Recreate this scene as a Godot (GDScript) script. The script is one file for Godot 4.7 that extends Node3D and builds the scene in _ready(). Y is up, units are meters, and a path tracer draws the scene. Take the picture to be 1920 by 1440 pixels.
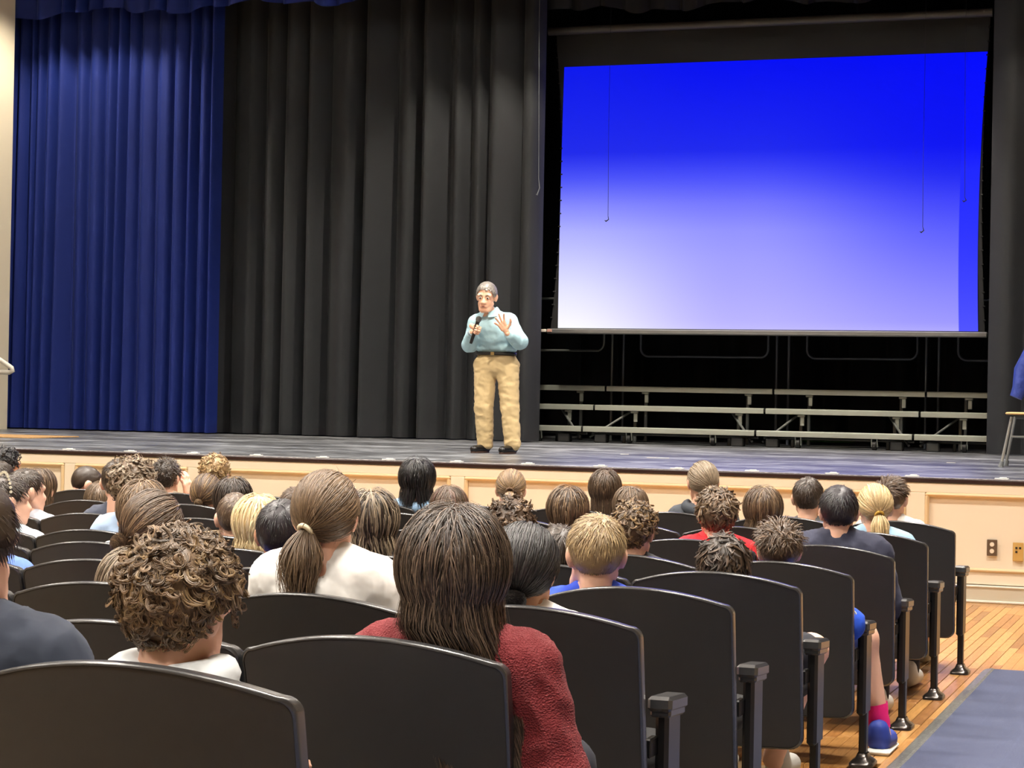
extends Node3D
# A school auditorium: audience seats seen from behind, a speaker on the stage, a projection screen behind him.
# World: x along the stage, y up, -z towards the stage; metres.

const FOCAL := 3857.83                      # in pixels of the 1920 x 1440 frame
const EYE := Vector3(0, 1.4591, 0)
const STAGE_Y := 0.886
const STAGE_Z := -15.12
const ROW0_Z := -11.0821
const ROW_PITCH := 0.9884
const AISLE_X := -1.4068
const SEAT_PITCH := 0.6085
const ROW_FLOOR := [0.0, 0.0, 0.0, 0.0, 0.035, 0.065, 0.1, 0.127, 0.19]
const ROW_WORD := ["front", "second", "third", "fourth", "fifth", "sixth", "seventh", "eighth", "ninth"]
const NTH := ["first", "second", "third", "fourth", "fifth", "sixth", "seventh", "eighth", "ninth", "tenth", "eleventh"]

var cam_basis: Basis
var used := {}
var mats := {}
var texs := {}
var rng := RandomNumberGenerator.new()

class MB:
	var v := PackedVector3Array()
	var n := PackedVector3Array()
	var c := PackedColorArray()
	var uv := PackedVector2Array()
	var ix := PackedInt32Array()
	var col := Color(1, 1, 1)
	func put(p: Vector3, q: Vector3, t := Vector2.ZERO) -> int:
		v.append(p); n.append(q); c.append(col); uv.append(t)
		return v.size() - 1
	func tri(a: Vector3, b: Vector3, d: Vector3, out: Vector3) -> void:
		var nn := (d - a).cross(b - a)
		if nn.dot(out) < 0.0:
			var t := b
			b = d; d = t; nn = -nn
		nn = nn.normalized()
		var i := put(a, nn)
		put(b, nn); put(d, nn)
		ix.append_array([i, i + 1, i + 2])
	func quad(a: Vector3, b: Vector3, d: Vector3, e: Vector3, out: Vector3) -> void:
		tri(a, b, d, out); tri(a, d, e, out)
	# a box with chamfered edges
	func box(ctr: Vector3, size: Vector3, bev := 0.004, bas := Basis()) -> void:
		var h := size * 0.5
		bev = minf(bev, minf(h.x, minf(h.y, h.z)) * 0.9)
		for a in 3:
			for s in [-1.0, 1.0]:
				var q: Array = []
				for k in [[-1.0, -1.0], [1.0, -1.0], [1.0, 1.0], [-1.0, 1.0]]:
					var sg := Vector3()
					sg[a] = s; sg[(a + 1) % 3] = k[0]; sg[(a + 2) % 3] = k[1]
					q.append(ctr + bas * cor(sg, a, h, bev))
				var o := Vector3()
				o[a] = s
				quad(q[0], q[1], q[2], q[3], bas * o)
		if bev <= 0.0:
			return
		for a in 3:
			var b := (a + 1) % 3
			var e := (a + 2) % 3
			for s in [-1.0, 1.0]:
				for t in [-1.0, 1.0]:
					var g1 := Vector3()
					g1[a] = s; g1[b] = t; g1[e] = -1.0
					var g2 := g1
					g2[e] = 1.0
					var o := Vector3()
					o[a] = s; o[b] = t
					quad(ctr + bas * cor(g1, a, h, bev), ctr + bas * cor(g2, a, h, bev), ctr + bas * cor(g2, b, h, bev), ctr + bas * cor(g1, b, h, bev), bas * o)
		for sx in [-1.0, 1.0]:
			for sy in [-1.0, 1.0]:
				for sz in [-1.0, 1.0]:
					var g := Vector3(sx, sy, sz)
					tri(ctr + bas * cor(g, 0, h, bev), ctr + bas * cor(g, 1, h, bev), ctr + bas * cor(g, 2, h, bev), bas * g)
	func cor(sg: Vector3, a: int, h: Vector3, b: float) -> Vector3:
		var p := Vector3(sg.x * (h.x - b), sg.y * (h.y - b), sg.z * (h.z - b))
		p[a] = sg[a] * h[a]
		return p
	# a round bar along points, each with its radius
	func tube(pts: PackedVector3Array, rad: PackedFloat32Array, sides := 8, caps := true, flat := 1.0) -> void:
		var m := pts.size()
		var up := Vector3.UP
		var base := v.size()
		for i in m:
			var d := (pts[mini(i + 1, m - 1)] - pts[maxi(i - 1, 0)]).normalized()
			if i == 0:
				up = Vector3.UP if absf(d.y) < 0.9 else Vector3.RIGHT
			up = (up - d * up.dot(d)).normalized()
			var sd := d.cross(up)
			var r: float = rad[mini(i, rad.size() - 1)]
			for k in sides:
				var w := TAU * k / sides
				var q := up * cos(w) + sd * (sin(w) * flat)
				put(pts[i] + q * r, q.normalized())
		for i in m - 1:
			for k in sides:
				var k2 := (k + 1) % sides
				var a := base + i * sides + k
				var b := base + i * sides + k2
				ix.append_array([a, a + sides, b, b, a + sides, b + sides])
		if caps:
			for e in [0, m - 1]:
				var d: Vector3 = (pts[0] - pts[1]).normalized() if e == 0 else (pts[m - 1] - pts[m - 2]).normalized()
				var ci := put(pts[e], d)
				var s0 := v.size()
				for k in sides:
					put(v[base + e * sides + k], d)
				for k in sides:
					if e == 0:
						ix.append_array([ci, s0 + k, s0 + (k + 1) % sides])
					else:
						ix.append_array([ci, s0 + (k + 1) % sides, s0 + k])
	# a smooth skin over rows of points
	func skin(rows: Array, closed := false, solid := true) -> void:
		var base := v.size()
		var m: int = rows[0].size()
		var first := ix.size()
		for i in rows.size():
			for k in m:
				put(rows[i][k], Vector3.ZERO, Vector2(float(k) / (m - 1), float(i) / (rows.size() - 1)))
		for i in rows.size() - 1:
			for k in (m if closed else m - 1):
				var a := base + i * m + k
				var b := base + i * m + (k + 1) % m
				ix.append_array([a, b, a + m, b, b + m, a + m])
		smooth(base, first, solid)
	# averaged normals for the vertices from base on; turned outwards when solid
	func smooth(base: int, first: int, solid := true) -> void:
		var acc := PackedVector3Array()
		acc.resize(v.size() - base)
		var mid := Vector3.ZERO
		for i in range(base, v.size()):
			mid += v[i]
		mid /= maxf(1.0, v.size() - base)
		var vote := 0.0
		var i := first
		while i < ix.size():
			var a := v[ix[i]]
			var q := (v[ix[i + 2]] - a).cross(v[ix[i + 1]] - a)
			acc[ix[i] - base] += q
			acc[ix[i + 1] - base] += q
			acc[ix[i + 2] - base] += q
			vote += q.dot(a - mid)
			i += 3
		var s := 1.0
		if solid and vote < 0.0:
			s = -1.0
			i = first
			while i < ix.size():
				var t := ix[i + 1]
				ix[i + 1] = ix[i + 2]
				ix[i + 2] = t
				i += 3
		for k in acc.size():
			n[base + k] = (acc[k] * s).normalized()
	func append(o: MB, t: Transform3D) -> void:
		var b := v.size()
		v.append_array(t * o.v)
		var nb := t.basis.orthonormalized()
		n.append_array(Transform3D(nb, Vector3.ZERO) * o.n)
		c.append_array(o.c)
		uv.append_array(o.uv)
		var flip := t.basis.determinant() < 0.0
		var j := o.ix.duplicate()
		for i in j.size():
			j[i] += b
		if flip:
			for i in range(0, j.size(), 3):
				var q := j[i]
				j[i] = j[i + 1]; j[i + 1] = q
		ix.append_array(j)
	func mesh() -> ArrayMesh:
		var a := []
		a.resize(Mesh.ARRAY_MAX)
		a[Mesh.ARRAY_VERTEX] = v
		a[Mesh.ARRAY_NORMAL] = n
		a[Mesh.ARRAY_COLOR] = c
		a[Mesh.ARRAY_TEX_UV] = uv
		a[Mesh.ARRAY_INDEX] = ix
		var m := ArrayMesh.new()
		m.add_surface_from_arrays(Mesh.PRIMITIVE_TRIANGLES, a)
		return m

func ray(px: float, py: float) -> Vector3:
	return cam_basis * Vector3((px - 960.0) / FOCAL, -(py - 720.0) / FOCAL, -1.0)
func on_y(px: float, py: float, y: float) -> Vector3:
	var d := ray(px, py)
	return EYE + d * ((y - EYE.y) / d.y)
func on_z(px: float, py: float, z: float) -> Vector3:
	var d := ray(px, py)
	return EYE + d * ((z - EYE.z) / d.z)
func floor_at(z: float) -> float:
	var k := (z - ROW0_Z) / ROW_PITCH
	if k <= 3.0:
		return 0.0
	if k >= 8.0:
		return 0.19 + (k - 8.0) * 0.04
	var i := int(k)
	return lerpf(ROW_FLOOR[i], ROW_FLOOR[i + 1], k - i)

func numbered(called: String) -> String:
	var k: int = used.get(called, 0)
	used[called] = k + 1
	return called if k == 0 else "%s_%03d" % [called, k]
func obj(called: String, what, m: Material, parent: Node = self) -> MeshInstance3D:
	var o := MeshInstance3D.new()
	o.mesh = what.mesh() if what is MB else what
	o.material_override = m
	o.cast_shadow = GeometryInstance3D.SHADOW_CASTING_SETTING_ON
	if parent == self:
		o.name = numbered(called)
		add_child(o)
	else:
		o.name = called
		parent.add_child(o, true)
	return o
func tag(o: Node, label: String, category: String, group := "") -> Node:
	o.set_meta("label", label)
	o.set_meta("category", category)
	if group != "":
		o.set_meta("group", group)
	return o
func thing(called: String, label: String, category: String, at := Vector3.ZERO, group := "") -> Node3D:
	var o := Node3D.new()
	o.name = numbered(called)
	add_child(o)
	o.position = at
	tag(o, label, category, group)
	return o
func structure(called: String, what, m: Material, label: String, category: String) -> MeshInstance3D:
	var o := obj(called, what, m)
	o.set_meta("kind", "structure")
	tag(o, label, category)
	return o
func boxes(list: Array, bev := 0.004) -> MB:
	var mb := MB.new()
	for b in list:
		mb.box(b[0], b[1], bev)
	return mb
func bar(a: Vector3, b: Vector3, r: float, sides := 8) -> MB:
	var mb := MB.new()
	mb.tube(PackedVector3Array([a, b]), PackedFloat32Array([r, r]), sides)
	return mb

# ---- materials
func noise_image(key: String, size: int, freq: float, octaves: int, seed_: int, kind := FastNoiseLite.TYPE_SIMPLEX_SMOOTH) -> Image:
	var f := FastNoiseLite.new()
	f.seed = seed_
	f.noise_type = kind
	f.frequency = freq
	f.fractal_octaves = octaves
	return f.get_seamless_image(size, size)
func relief(key: String) -> Texture2D:
	if not texs.has(key):
		var im: Image
		match key:
			"grain": im = noise_image(key, 256, 0.12, 2, 3)
			"weave": im = noise_image(key, 256, 0.35, 1, 5)
			"cloth": im = noise_image(key, 256, 0.018, 3, 9)
			"knit": im = noise_image(key, 256, 0.16, 2, 12, FastNoiseLite.TYPE_CELLULAR)
			_: im = noise_image(key, 256, 0.05, 3, 7)
		texs[key] = ImageTexture.create_from_image(im)
	return texs[key]
func tones(key: String, freq: float, dark: Color, light: Color, seed_: int, octaves := 4) -> Texture2D:
	if not texs.has(key):
		var im := noise_image(key, 256, freq, octaves, seed_)
		var o := Image.create(256, 256, true, Image.FORMAT_RGB8)
		for y in 256:
			for x in 256:
				o.set_pixel(x, y, dark.lerp(light, im.get_pixel(x, y).r))
		o.generate_mipmaps()
		texs[key] = ImageTexture.create_from_image(o)
	return texs[key]
func mat(key: String, color: Color, rough := 0.6, o := {}) -> StandardMaterial3D:
	if mats.has(key):
		return mats[key]
	var m := StandardMaterial3D.new()
	m.resource_name = key
	m.albedo_color = color
	m.roughness = rough
	m.metallic = o.get("metal", 0.0)
	m.metallic_specular = o.get("spec", 0.5)
	if o.has("vc"):
		m.vertex_color_use_as_albedo = true
	if o.has("bump"):
		m.heightmap_enabled = true
		m.heightmap_texture = relief(o.bump)
		m.heightmap_scale = o.get("depth", 0.1)
	if o.has("tex"):
		m.albedo_texture = o.tex
	if o.has("bump") or o.has("tex"):
		m.uv1_triplanar = true
		m.uv1_world_triplanar = true
		var s = o.get("scale", 4.0)
		m.uv1_scale = s if s is Vector3 else Vector3(s, s, s)
	if o.has("sheen"):
		m.rim_enabled = true
		m.rim = o.sheen
		m.rim_tint = 0.6
	if o.has("coat"):
		m.clearcoat_enabled = true
		m.clearcoat = o.coat
		m.clearcoat_roughness = 0.15
	if o.has("glow"):
		m.emission_enabled = true
		m.emission = o.glow
		m.emission_energy_multiplier = o.get("power", 1.0)
	if o.has("sss"):
		m.subsurf_scatter_enabled = true
		m.subsurf_scatter_strength = o.sss
	mats[key] = m
	return m

func _ready() -> void:
	rng.seed = 20
	# ---- camera
	cam_basis = Basis.from_euler(Vector3(0.0035, 0.3424, 0.019))
	var cam := Camera3D.new()
	cam.name = "camera"
	cam.fov = rad_to_deg(2.0 * atan(720.0 / FOCAL))
	cam.keep_aspect = Camera3D.KEEP_HEIGHT
	cam.near = 0.1
	cam.far = 200.0
	add_child(cam)
	cam.transform = Transform3D(cam_basis, EYE)
	cam.current = true
	# ---- surroundings: a closed room, so only a faint even sky outside it
	var we := WorldEnvironment.new()
	var env := Environment.new()
	env.background_mode = Environment.BG_COLOR
	env.background_color = Color(0.02, 0.02, 0.02)
	env.tonemap_mode = Environment.TONE_MAPPER_LINEAR
	env.tonemap_exposure = 1.0
	env.sdfgi_enabled = true
	env.ssao_enabled = true
	env.ssil_enabled = true
	we.environment = env
	we.name = "environment"
	add_child(we)
	lights()
	shell()
	stage()
	drapes()
	screen()
	risers()
	desk()
	seats()
	people()
	speaker()
	small_things()

# ---- lamps
func aim(l: Light3D, at: Vector3, target: Vector3) -> void:
	add_child(l)
	l.shadow_enabled = true
	l.look_at_from_position(at, target, Vector3.UP if absf((target - at).normalized().y) < 0.95 else Vector3.FORWARD)
func lights() -> void:
	# ceiling panels of the house
	var frame_m := mat("lamp frame white", Color(0.85, 0.85, 0.83), 0.5)
	var glow_m := mat("lamp diffuser glow", Color(0.9, 0.9, 0.9), 0.5, {"glow": Color(1.0, 0.97, 0.93), "power": 2.5})
	for z in [-17.0, -11.7, -8.0, -4.2, 0.0]:
		for x in [-11.0, -6.0, -1.0]:
			var t := thing("ceiling_light", "deep white rectangular light box set in the house ceiling", "ceiling light", Vector3(x, 7.5, z), "ceiling panels over the audience")
			var h := Vector3(1.2, 0.05, 0.6)
			obj("frame", boxes([[Vector3(-0.63, -0.2, 0), Vector3(0.06, 0.44, 0.72)], [Vector3(0.63, -0.2, 0), Vector3(0.06, 0.44, 0.72)], [Vector3(0, -0.2, 0.33), Vector3(1.2, 0.44, 0.06)], [Vector3(0, -0.2, -0.33), Vector3(1.2, 0.44, 0.06)]]), frame_m, t)
			obj("diffuser", boxes([[Vector3(0, -0.01, 0), Vector3(1.2, 0.02, 0.6)]]), glow_m, t)
			var l := AreaLight3D.new()
			l.name = "panel_light"
			l.area_size = Vector2(1.2, 0.6)
			l.light_color = Color(1.0, 0.97, 0.93)
			l.light_energy = HOUSE
			l.area_range = 40.0
			aim(l, Vector3(x, 7.46, z), Vector3(x, 0, z))
	# theatre spots on a pipe over the apron
	for s in SPOTS:
		var p := Vector3(s[0], s[1], s[2])
		var tgt := Vector3(s[3], s[4], s[5])
		var t := thing("stage_spotlight", "black theatre spotlight hung from the house ceiling", "spotlight", p, "stage spotlights")
		t.look_at_from_position(p, tgt)
		var mb := MB.new()
		mb.tube(PackedVector3Array([Vector3(0, 0, 0.32), Vector3(0, 0, 0.3), Vector3(0, 0, 0.05), Vector3(0, 0, -0.06)]), PackedFloat32Array([0.05, 0.09, 0.1, 0.13]), 20, false)
		obj("housing", mb, mat("black painted metal", Color(0.05, 0.05, 0.05), 0.5), t)
		var lens := MB.new()
		lens.tube(PackedVector3Array([Vector3(0, 0, 0.0), Vector3(0, 0, -0.02)]), PackedFloat32Array([0.1, 0.1]), 20)
		obj("lens", lens, mat("spot lens glow", Color(0.9, 0.9, 0.9), 0.3, {"glow": Color(1.0, 0.9, 0.76), "power": 4.0}), t)
		var l := SpotLight3D.new()
		l.name = "spot"
		l.light_color = Color(1.0, 0.95, 0.87)
		l.light_energy = s[6]
		l.spot_angle = s[7]
		l.spot_angle_attenuation = 0.6
		l.spot_range = 60.0
		l.light_size = 0.06
		aim(l, p + (tgt - p).normalized() * 0.08, tgt)

const HOUSE := 60.0
const SPOTS := [
	[-4.2, 7.2, -13.6, -6.5, 1.75, -17.85, 46.0, 11.0],
	[-12.9, 7.1, -20.25, -12.9, 1.6, -21.6, 22.0, 42.0],
	[-7.0, 7.1, -20.25, -7.8, 1.0, -21.9, 26.0, 42.0],
	[-4.6, 7.1, -20.25, -4.8, 0.9, -22.2, 34.0, 42.0],
	[-2.0, 7.1, -20.25, -2.4, 0.9, -22.0, 10.0, 42.0],
]

# ---- the room
func shell() -> void:
	var cream := mat("cream wall paint", Color(0.88, 0.84, 0.75), 0.6, {"bump": "grain", "depth": 0.02, "scale": 8.0})
	var tan := mat("wood under boards", Color(0.52, 0.43, 0.31), 0.6)
	# floor: level up to the fourth row, then rising gently
	var rows := []
	var prof := []
	var z := STAGE_Z + 0.02
	while z < 7.0:
		prof.append(Vector2(z, floor_at(z)))
		z += ROW_PITCH * 0.5
	var mb := MB.new()
	for i in prof.size() - 1:
		var a := Vector3(-19, prof[i].y - 0.02, prof[i].x)
		var b := Vector3(-19, prof[i + 1].y - 0.02, prof[i + 1].x)
		var w := Vector3(27.5, 0, 0)
		var dn := Vector3(0, -0.3, 0)
		mb.quad(a, b, b + w, a + w, Vector3.UP)
		mb.quad(a + dn, b + dn, b + w + dn, a + w + dn, Vector3.DOWN)
		mb.quad(a, b, b + dn, a + dn, Vector3.LEFT)
		mb.quad(a + w, b + w, b + w + dn, a + w + dn, Vector3.RIGHT)
	var fl := structure("floor", mb, tan, "honey coloured hardwood strip floor between the stage and the seats", "floor")
	# boards: 57 mm strips laid towards the stage, each one a piece
	var pm := []
	var tone := [Color(0.74, 0.52, 0.27), Color(0.65, 0.43, 0.21), Color(0.79, 0.58, 0.32), Color(0.7, 0.48, 0.24), Color(0.58, 0.38, 0.18), Color(0.76, 0.55, 0.29)]
	for i in tone.size():
		var dk: Color = tone[i].darkened(0.16)
		pm.append(mat("maple board %d" % i, Color.WHITE, 0.32, {"tex": tones("board%d" % i, 0.03, dk, tone[i].lightened(0.08), 40 + i), "scale": Vector3(9.0, 2.0, 0.8), "coat": 0.12}))
	var lens := [0.62, 0.84, 1.06, 1.28]
	var bm := []
	for L in lens:
		var b := MB.new()
		b.box(Vector3(0, -0.009, 0), Vector3(0.0545, 0.018, L - 0.004), 0.002)
		bm.append(b.mesh())
	var rest := MB.new()
	var count := 0
	var x := -7.3
	while x < 1.5:
		z = STAGE_Z + 0.03 - rng.randf() * 0.6
		while z < -7.6:
			var q := rng.randi() % 4
			var L: float = lens[q]
			var zc := z + L * 0.5
			var z1 := z + L
			if z1 > STAGE_Z + 0.05 and zc < -8.1:
				var lo := maxf(z, STAGE_Z + 0.02)
				var vis := x > -2.62 and x < -1.18 + maxf(0.0, (-11.4 - zc)) * 0.0 and zc < -8.3
				if x >= -1.24 and zc > -11.6:
					vis = false
				if vis and lo == z and z1 < -8.1 and count < 300:
					var o := obj("board", bm[q], pm[rng.randi() % 6], fl)
					o.position = Vector3(x, 0.0, zc)
					count += 1
				else:
					var hi := minf(z1, -8.1)
					rest.box(Vector3(x, -0.009, (lo + hi) * 0.5), Vector3(0.0555, 0.018, hi - lo - 0.0025), 0.0)
			z = z1
		x += 0.057
	var ro := obj("board_field", rest, pm[0], fl)
	ro.set_meta("kind", "stuff")
	print("boards ", count)
	# walls and ceiling
	structure("wall_left", boxes([[Vector3(-18.9, 3.8, -4.3), Vector3(0.4, 8.6, 22.6)]]), cream, "plain cream side wall left of the seats", "wall")
	structure("wall_right", boxes([[Vector3(8.3, 3.8, -4.3), Vector3(0.4, 8.6, 22.6)]]), cream, "plain cream side wall right of the seats", "wall")
	structure("wall_back", boxes([[Vector3(-5.3, 3.8, 7.0), Vector3(27.6, 8.6, 0.4)]]), cream, "plain cream rear wall behind the audience", "wall")
	structure("ceiling", boxes([[Vector3(-5.3, 7.75, -6.5), Vector3(27.6, 0.4, 28.0)]]), mat("ceiling white", Color(0.88, 0.87, 0.84), 0.8), "white ceiling over the audience", "ceiling")
	# proscenium: pilaster, header and the side walls of the apron
	var pil := structure("wall_proscenium", boxes([[Vector3(-16.6, 3.8, -21.0), Vector3(5.2, 8.6, 0.5)], [Vector3(5.7, 3.8, -21.0), Vector3(5.6, 8.6, 0.5)], [Vector3(-5.4, 7.1, -21.0), Vector3(16.9, 1.3, 0.5)]]), cream, "cream proscenium wall framing the stage opening", "wall")
	obj("plinth", boxes([[Vector3(-14.2, STAGE_Y + 0.16, -20.78), Vector3(0.5, 0.32, 0.3)], [Vector3(-14.2, STAGE_Y + 1.42, -20.78), Vector3(0.5, 0.12, 0.26)]], 0.02), mat("cream trim paint", Color(0.9, 0.87, 0.8), 0.5), pil)
	structure("wall_apron_left", boxes([[Vector3(-18.9, 3.8, -18.3), Vector3(0.4, 8.6, 5.6)]]), cream, "cream side wall beside the stage apron", "wall")
	structure("wall_apron_right", boxes([[Vector3(8.3, 3.8, -18.3), Vector3(0.4, 8.6, 5.6)]]), cream, "cream side wall at the far side of the apron", "wall")
	var dark := mat("stage house black paint", Color(0.03, 0.03, 0.035), 0.9)
	structure("wall_stage_house", boxes([[Vector3(-5.3, 4.5, -28.2), Vector3(27.6, 10.0, 0.4)], [Vector3(-18.9, 4.5, -24.7), Vector3(0.4, 10.0, 7.0)], [Vector3(8.3, 4.5, -24.7), Vector3(0.4, 10.0, 7.0)], [Vector3(-5.3, 9.4, -24.7), Vector3(27.6, 0.3, 7.4)], [Vector3(-5.3, 8.6, -20.85), Vector3(27.6, 1.8, 0.3)]]), dark, "black painted walls of the stage house", "wall")
	# carpet of the aisle with its metal edging
	var car := MB.new()
	var cz := []
	z = -11.33
	while z < 4.0:
		cz.append(z)
		z += 0.5
	for i in cz.size() - 1:
		var a := Vector3(-1.255, floor_at(cz[i]) + 0.012, cz[i])
		var b := Vector3(-1.255, floor_at(cz[i + 1]) + 0.012, cz[i + 1])
		var w := Vector3(1.75, 0, 0)
		car.quad(a, b, b + w, a + w, Vector3.UP)
		car.quad(a, b, b + Vector3(0, -0.012, 0), a + Vector3(0, -0.012, 0), Vector3.LEFT)
		car.quad(a + w, b + w, b + w + Vector3(0, -0.012, 0), a + w + Vector3(0, -0.012, 0), Vector3.RIGHT)
	car.quad(Vector3(-1.255, 0, -11.33), Vector3(-1.255, 0.012, -11.33), Vector3(0.495, 0.012, -11.33), Vector3(0.495, 0, -11.33), Vector3.FORWARD)
	var cp := thing("carpet", "blue grey aisle carpet with a grey metal edging strip", "carpet")
	obj("pile", car, mat("blue carpet", Color.WHITE, 0.95, {"tex": tones("carpet", 0.3, Color(0.19, 0.22, 0.33), Color(0.29, 0.33, 0.46), 21, 2), "bump": "weave", "depth": 0.25, "scale": 5.0, "sheen": 0.3}), cp)
	var ed := MB.new()
	for i in cz.size() - 1:
		var a := Vector3(-1.31, floor_at(cz[i]), cz[i])
		var b := Vector3(-1.31, floor_at(cz[i + 1]), cz[i + 1])
		var u1 := Vector3(0.015, 0.009, 0)
		var u2 := Vector3(0.05, 0.016, 0)
		var u3 := Vector3(0.062, 0.012, 0)
		ed.quad(a, b, b + u1, a + u1, Vector3(-1, 1, 0))
		ed.quad(a + u1, b + u1, b + u2, a + u2, Vector3.UP)
		ed.quad(a + u2, b + u2, b + u3, a + u3, Vector3(1, 1, 0))
	obj("edging", ed, mat("brushed grey edging", Color.WHITE, 0.42, {"metal": 0.5, "tex": tones("edging", 0.06, Color(0.3, 0.31, 0.31), Color(0.62, 0.62, 0.6), 33), "scale": Vector3(3, 3, 2.0)}), cp)

# ---- the stage block
func stage() -> void:
	var tan := mat("stage front paint", Color(0.89, 0.85, 0.77), 0.5, {"bump": "grain", "depth": 0.015, "scale": 8.0})
	var trim := mat("stage moulding paint", Color(0.84, 0.75, 0.59), 0.45)
	var white := mat("baseboard white", Color(0.86, 0.85, 0.8), 0.45)
	var w := structure("wall_stage_front", boxes([[Vector3(-5.3, 0.41, STAGE_Z - 0.12), Vector3(27.2, 0.86, 0.2)]]), tan, "cream panelled front wall of the stage", "wall")
	# top rail, stiles and recessed panels framed by mouldings
	var frame := []
	var spans := [[-13.2, -11.6], [-11.48, -9.39], [-9.286, -8.218], [-8.105, -5.887], [-5.77, -2.32], [-2.181, 0.0], [0.12, 2.2], [2.3, 5.0]]
	frame.append([Vector3(-5.3, 0.815, STAGE_Z - 0.012), Vector3(27.2, 0.07, 0.03)])
	frame.append([Vector3(-5.3, 0.175, STAGE_Z - 0.012), Vector3(27.2, 0.09, 0.03)])
	for i in spans.size() - 1:
		var a: float = spans[i][1]
		var b: float = spans[i + 1][0]
		frame.append([Vector3((a + b) * 0.5, 0.5, STAGE_Z - 0.012), Vector3(b - a, 0.56, 0.03)])
	for f in frame:
		obj("rail" if f[1].x > 5.0 else "stile", boxes([f]), tan, w)
	for s in spans:
		var L: float = s[1] - s[0]
		var mid: float = (s[0] + s[1]) * 0.5
		var pan := obj("panel", boxes([[Vector3(mid, 0.5, STAGE_Z - 0.02), Vector3(L, 0.57, 0.012)]]), tan, w)
		var mo := MB.new()
		for e in [[Vector3(mid, 0.767, STAGE_Z + 0.002), Vector3(L, 0.03, 0.034)], [Vector3(mid, 0.234, STAGE_Z + 0.002), Vector3(L, 0.03, 0.034)]]:
			mo.box(e[0], e[1], 0.012)
		for sx in [s[0] + 0.015, s[1] - 0.015]:
			mo.box(Vector3(sx, 0.5, STAGE_Z + 0.002), Vector3(0.03, 0.53, 0.034), 0.012)
		obj("moulding", mo, trim, pan)
	var bb := structure("baseboard_stage", boxes([[Vector3(-5.3, 0.058, STAGE_Z + 0.012), Vector3(27.2, 0.115, 0.024)]], 0.004), mat("baseboard cream", Color(0.78, 0.75, 0.67), 0.5), "cream baseboard with white edges along the stage front", "baseboard")
	obj("cap", boxes([[Vector3(-5.3, 0.118, STAGE_Z + 0.016), Vector3(27.2, 0.016, 0.034)]], 0.005), white, bb)
	obj("shoe_moulding", boxes([[Vector3(-5.3, 0.01, STAGE_Z + 0.03), Vector3(27.2, 0.02, 0.02)]], 0.006), white, bb)
	# deck
	var deck_tex := deck_texture()
	var dm := mat("stage paint charcoal", Color.WHITE, 0.34, {"tex": deck_tex, "scale": Vector3(0.16, 0.16, 0.16)})
	var deck := structure("floor_stage", boxes([[Vector3(-5.3, STAGE_Y - 0.03, -21.6), Vector3(27.2, 0.06, 12.9)]], 0.003), dm, "dark grey painted stage floor with pale scuffs", "stage floor")
	deck.set_meta("kind", "structure")
	structure("trim_1", boxes([[Vector3(-5.3, STAGE_Y - 0.018, STAGE_Z - 0.003), Vector3(27.2, 0.034, 0.03)]], 0.006), mat("dark maroon nosing", Color(0.12, 0.04, 0.04), 0.35), "dark maroon nosing strip along the stage edge", "trim")
	structure("trim_2", boxes([[Vector3(-5.3, STAGE_Y + 0.0015, STAGE_Z - 0.02), Vector3(27.2, 0.004, 0.035)]], 0.001), mat("worn white tape", Color.WHITE, 0.6, {"tex": tones("tape", 0.05, Color(0.35, 0.33, 0.34), Color(0.9, 0.88, 0.86), 52), "scale": 1.5}), "worn white line along the front edge of the stage", "trim")
	# bare wooden strip by the left of the apron
	var a := on_y(0, 817, STAGE_Y)
	var b := on_y(178, 824, STAGE_Y)
	structure("trim_3", boxes([[Vector3(-13.6, STAGE_Y + 0.004, -18.5), Vector3(4.0, 0.012, 0.9)]], 0.003), mat("pale bare wood", Color(0.78, 0.64, 0.45), 0.5, {"tex": tones("bare", 0.04, Color(0.8, 0.72, 0.6), Color.WHITE, 61), "scale": 2.0}), "pale bare wooden strip on the stage floor left of the apron", "trim")

func deck_texture() -> Texture2D:
	var im := Image.create(1024, 1024, true, Image.FORMAT_RGB8)
	var f := FastNoiseLite.new()
	f.seed = 4; f.frequency = 0.012; f.fractal_octaves = 5
	var g := FastNoiseLite.new()
	g.seed = 14; g.frequency = 0.03; g.fractal_octaves = 4
	for y in 1024:
		for x in 1024:
			var a := f.get_noise_2d(x * 0.35, y * 1.6)
			var b := g.get_noise_2d(x * 0.5, y * 2.2)
			var t := 0.33 + 0.08 * a + 0.2 * f.get_noise_2d(x * 0.3 + 900.0, y * 0.55) + 0.1 * clampf(g.get_noise_2d(x * 0.12, y * 0.3 + 500.0) * 3.0, 0.0, 1.0)
			t += 0.3 * clampf((b - 0.12) * 2.6, 0.0, 1.0)
			im.set_pixel(x, y, Color(t * 0.98, t, t * 1.03))
	var r := RandomNumberGenerator.new()
	r.seed = 77
	for i in 160:
		var x := r.randi() % 1000
		var y := r.randi() % 1020
		var L := 3 + r.randi() % 26
		var t := r.randf_range(0.3, 0.55)
		for k in L:
			im.set_pixel(mini(1023, x + k), mini(1023, y + k / 6), Color(t, t, t))
	im.generate_mipmaps()
	return ImageTexture.create_from_image(im)

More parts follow.
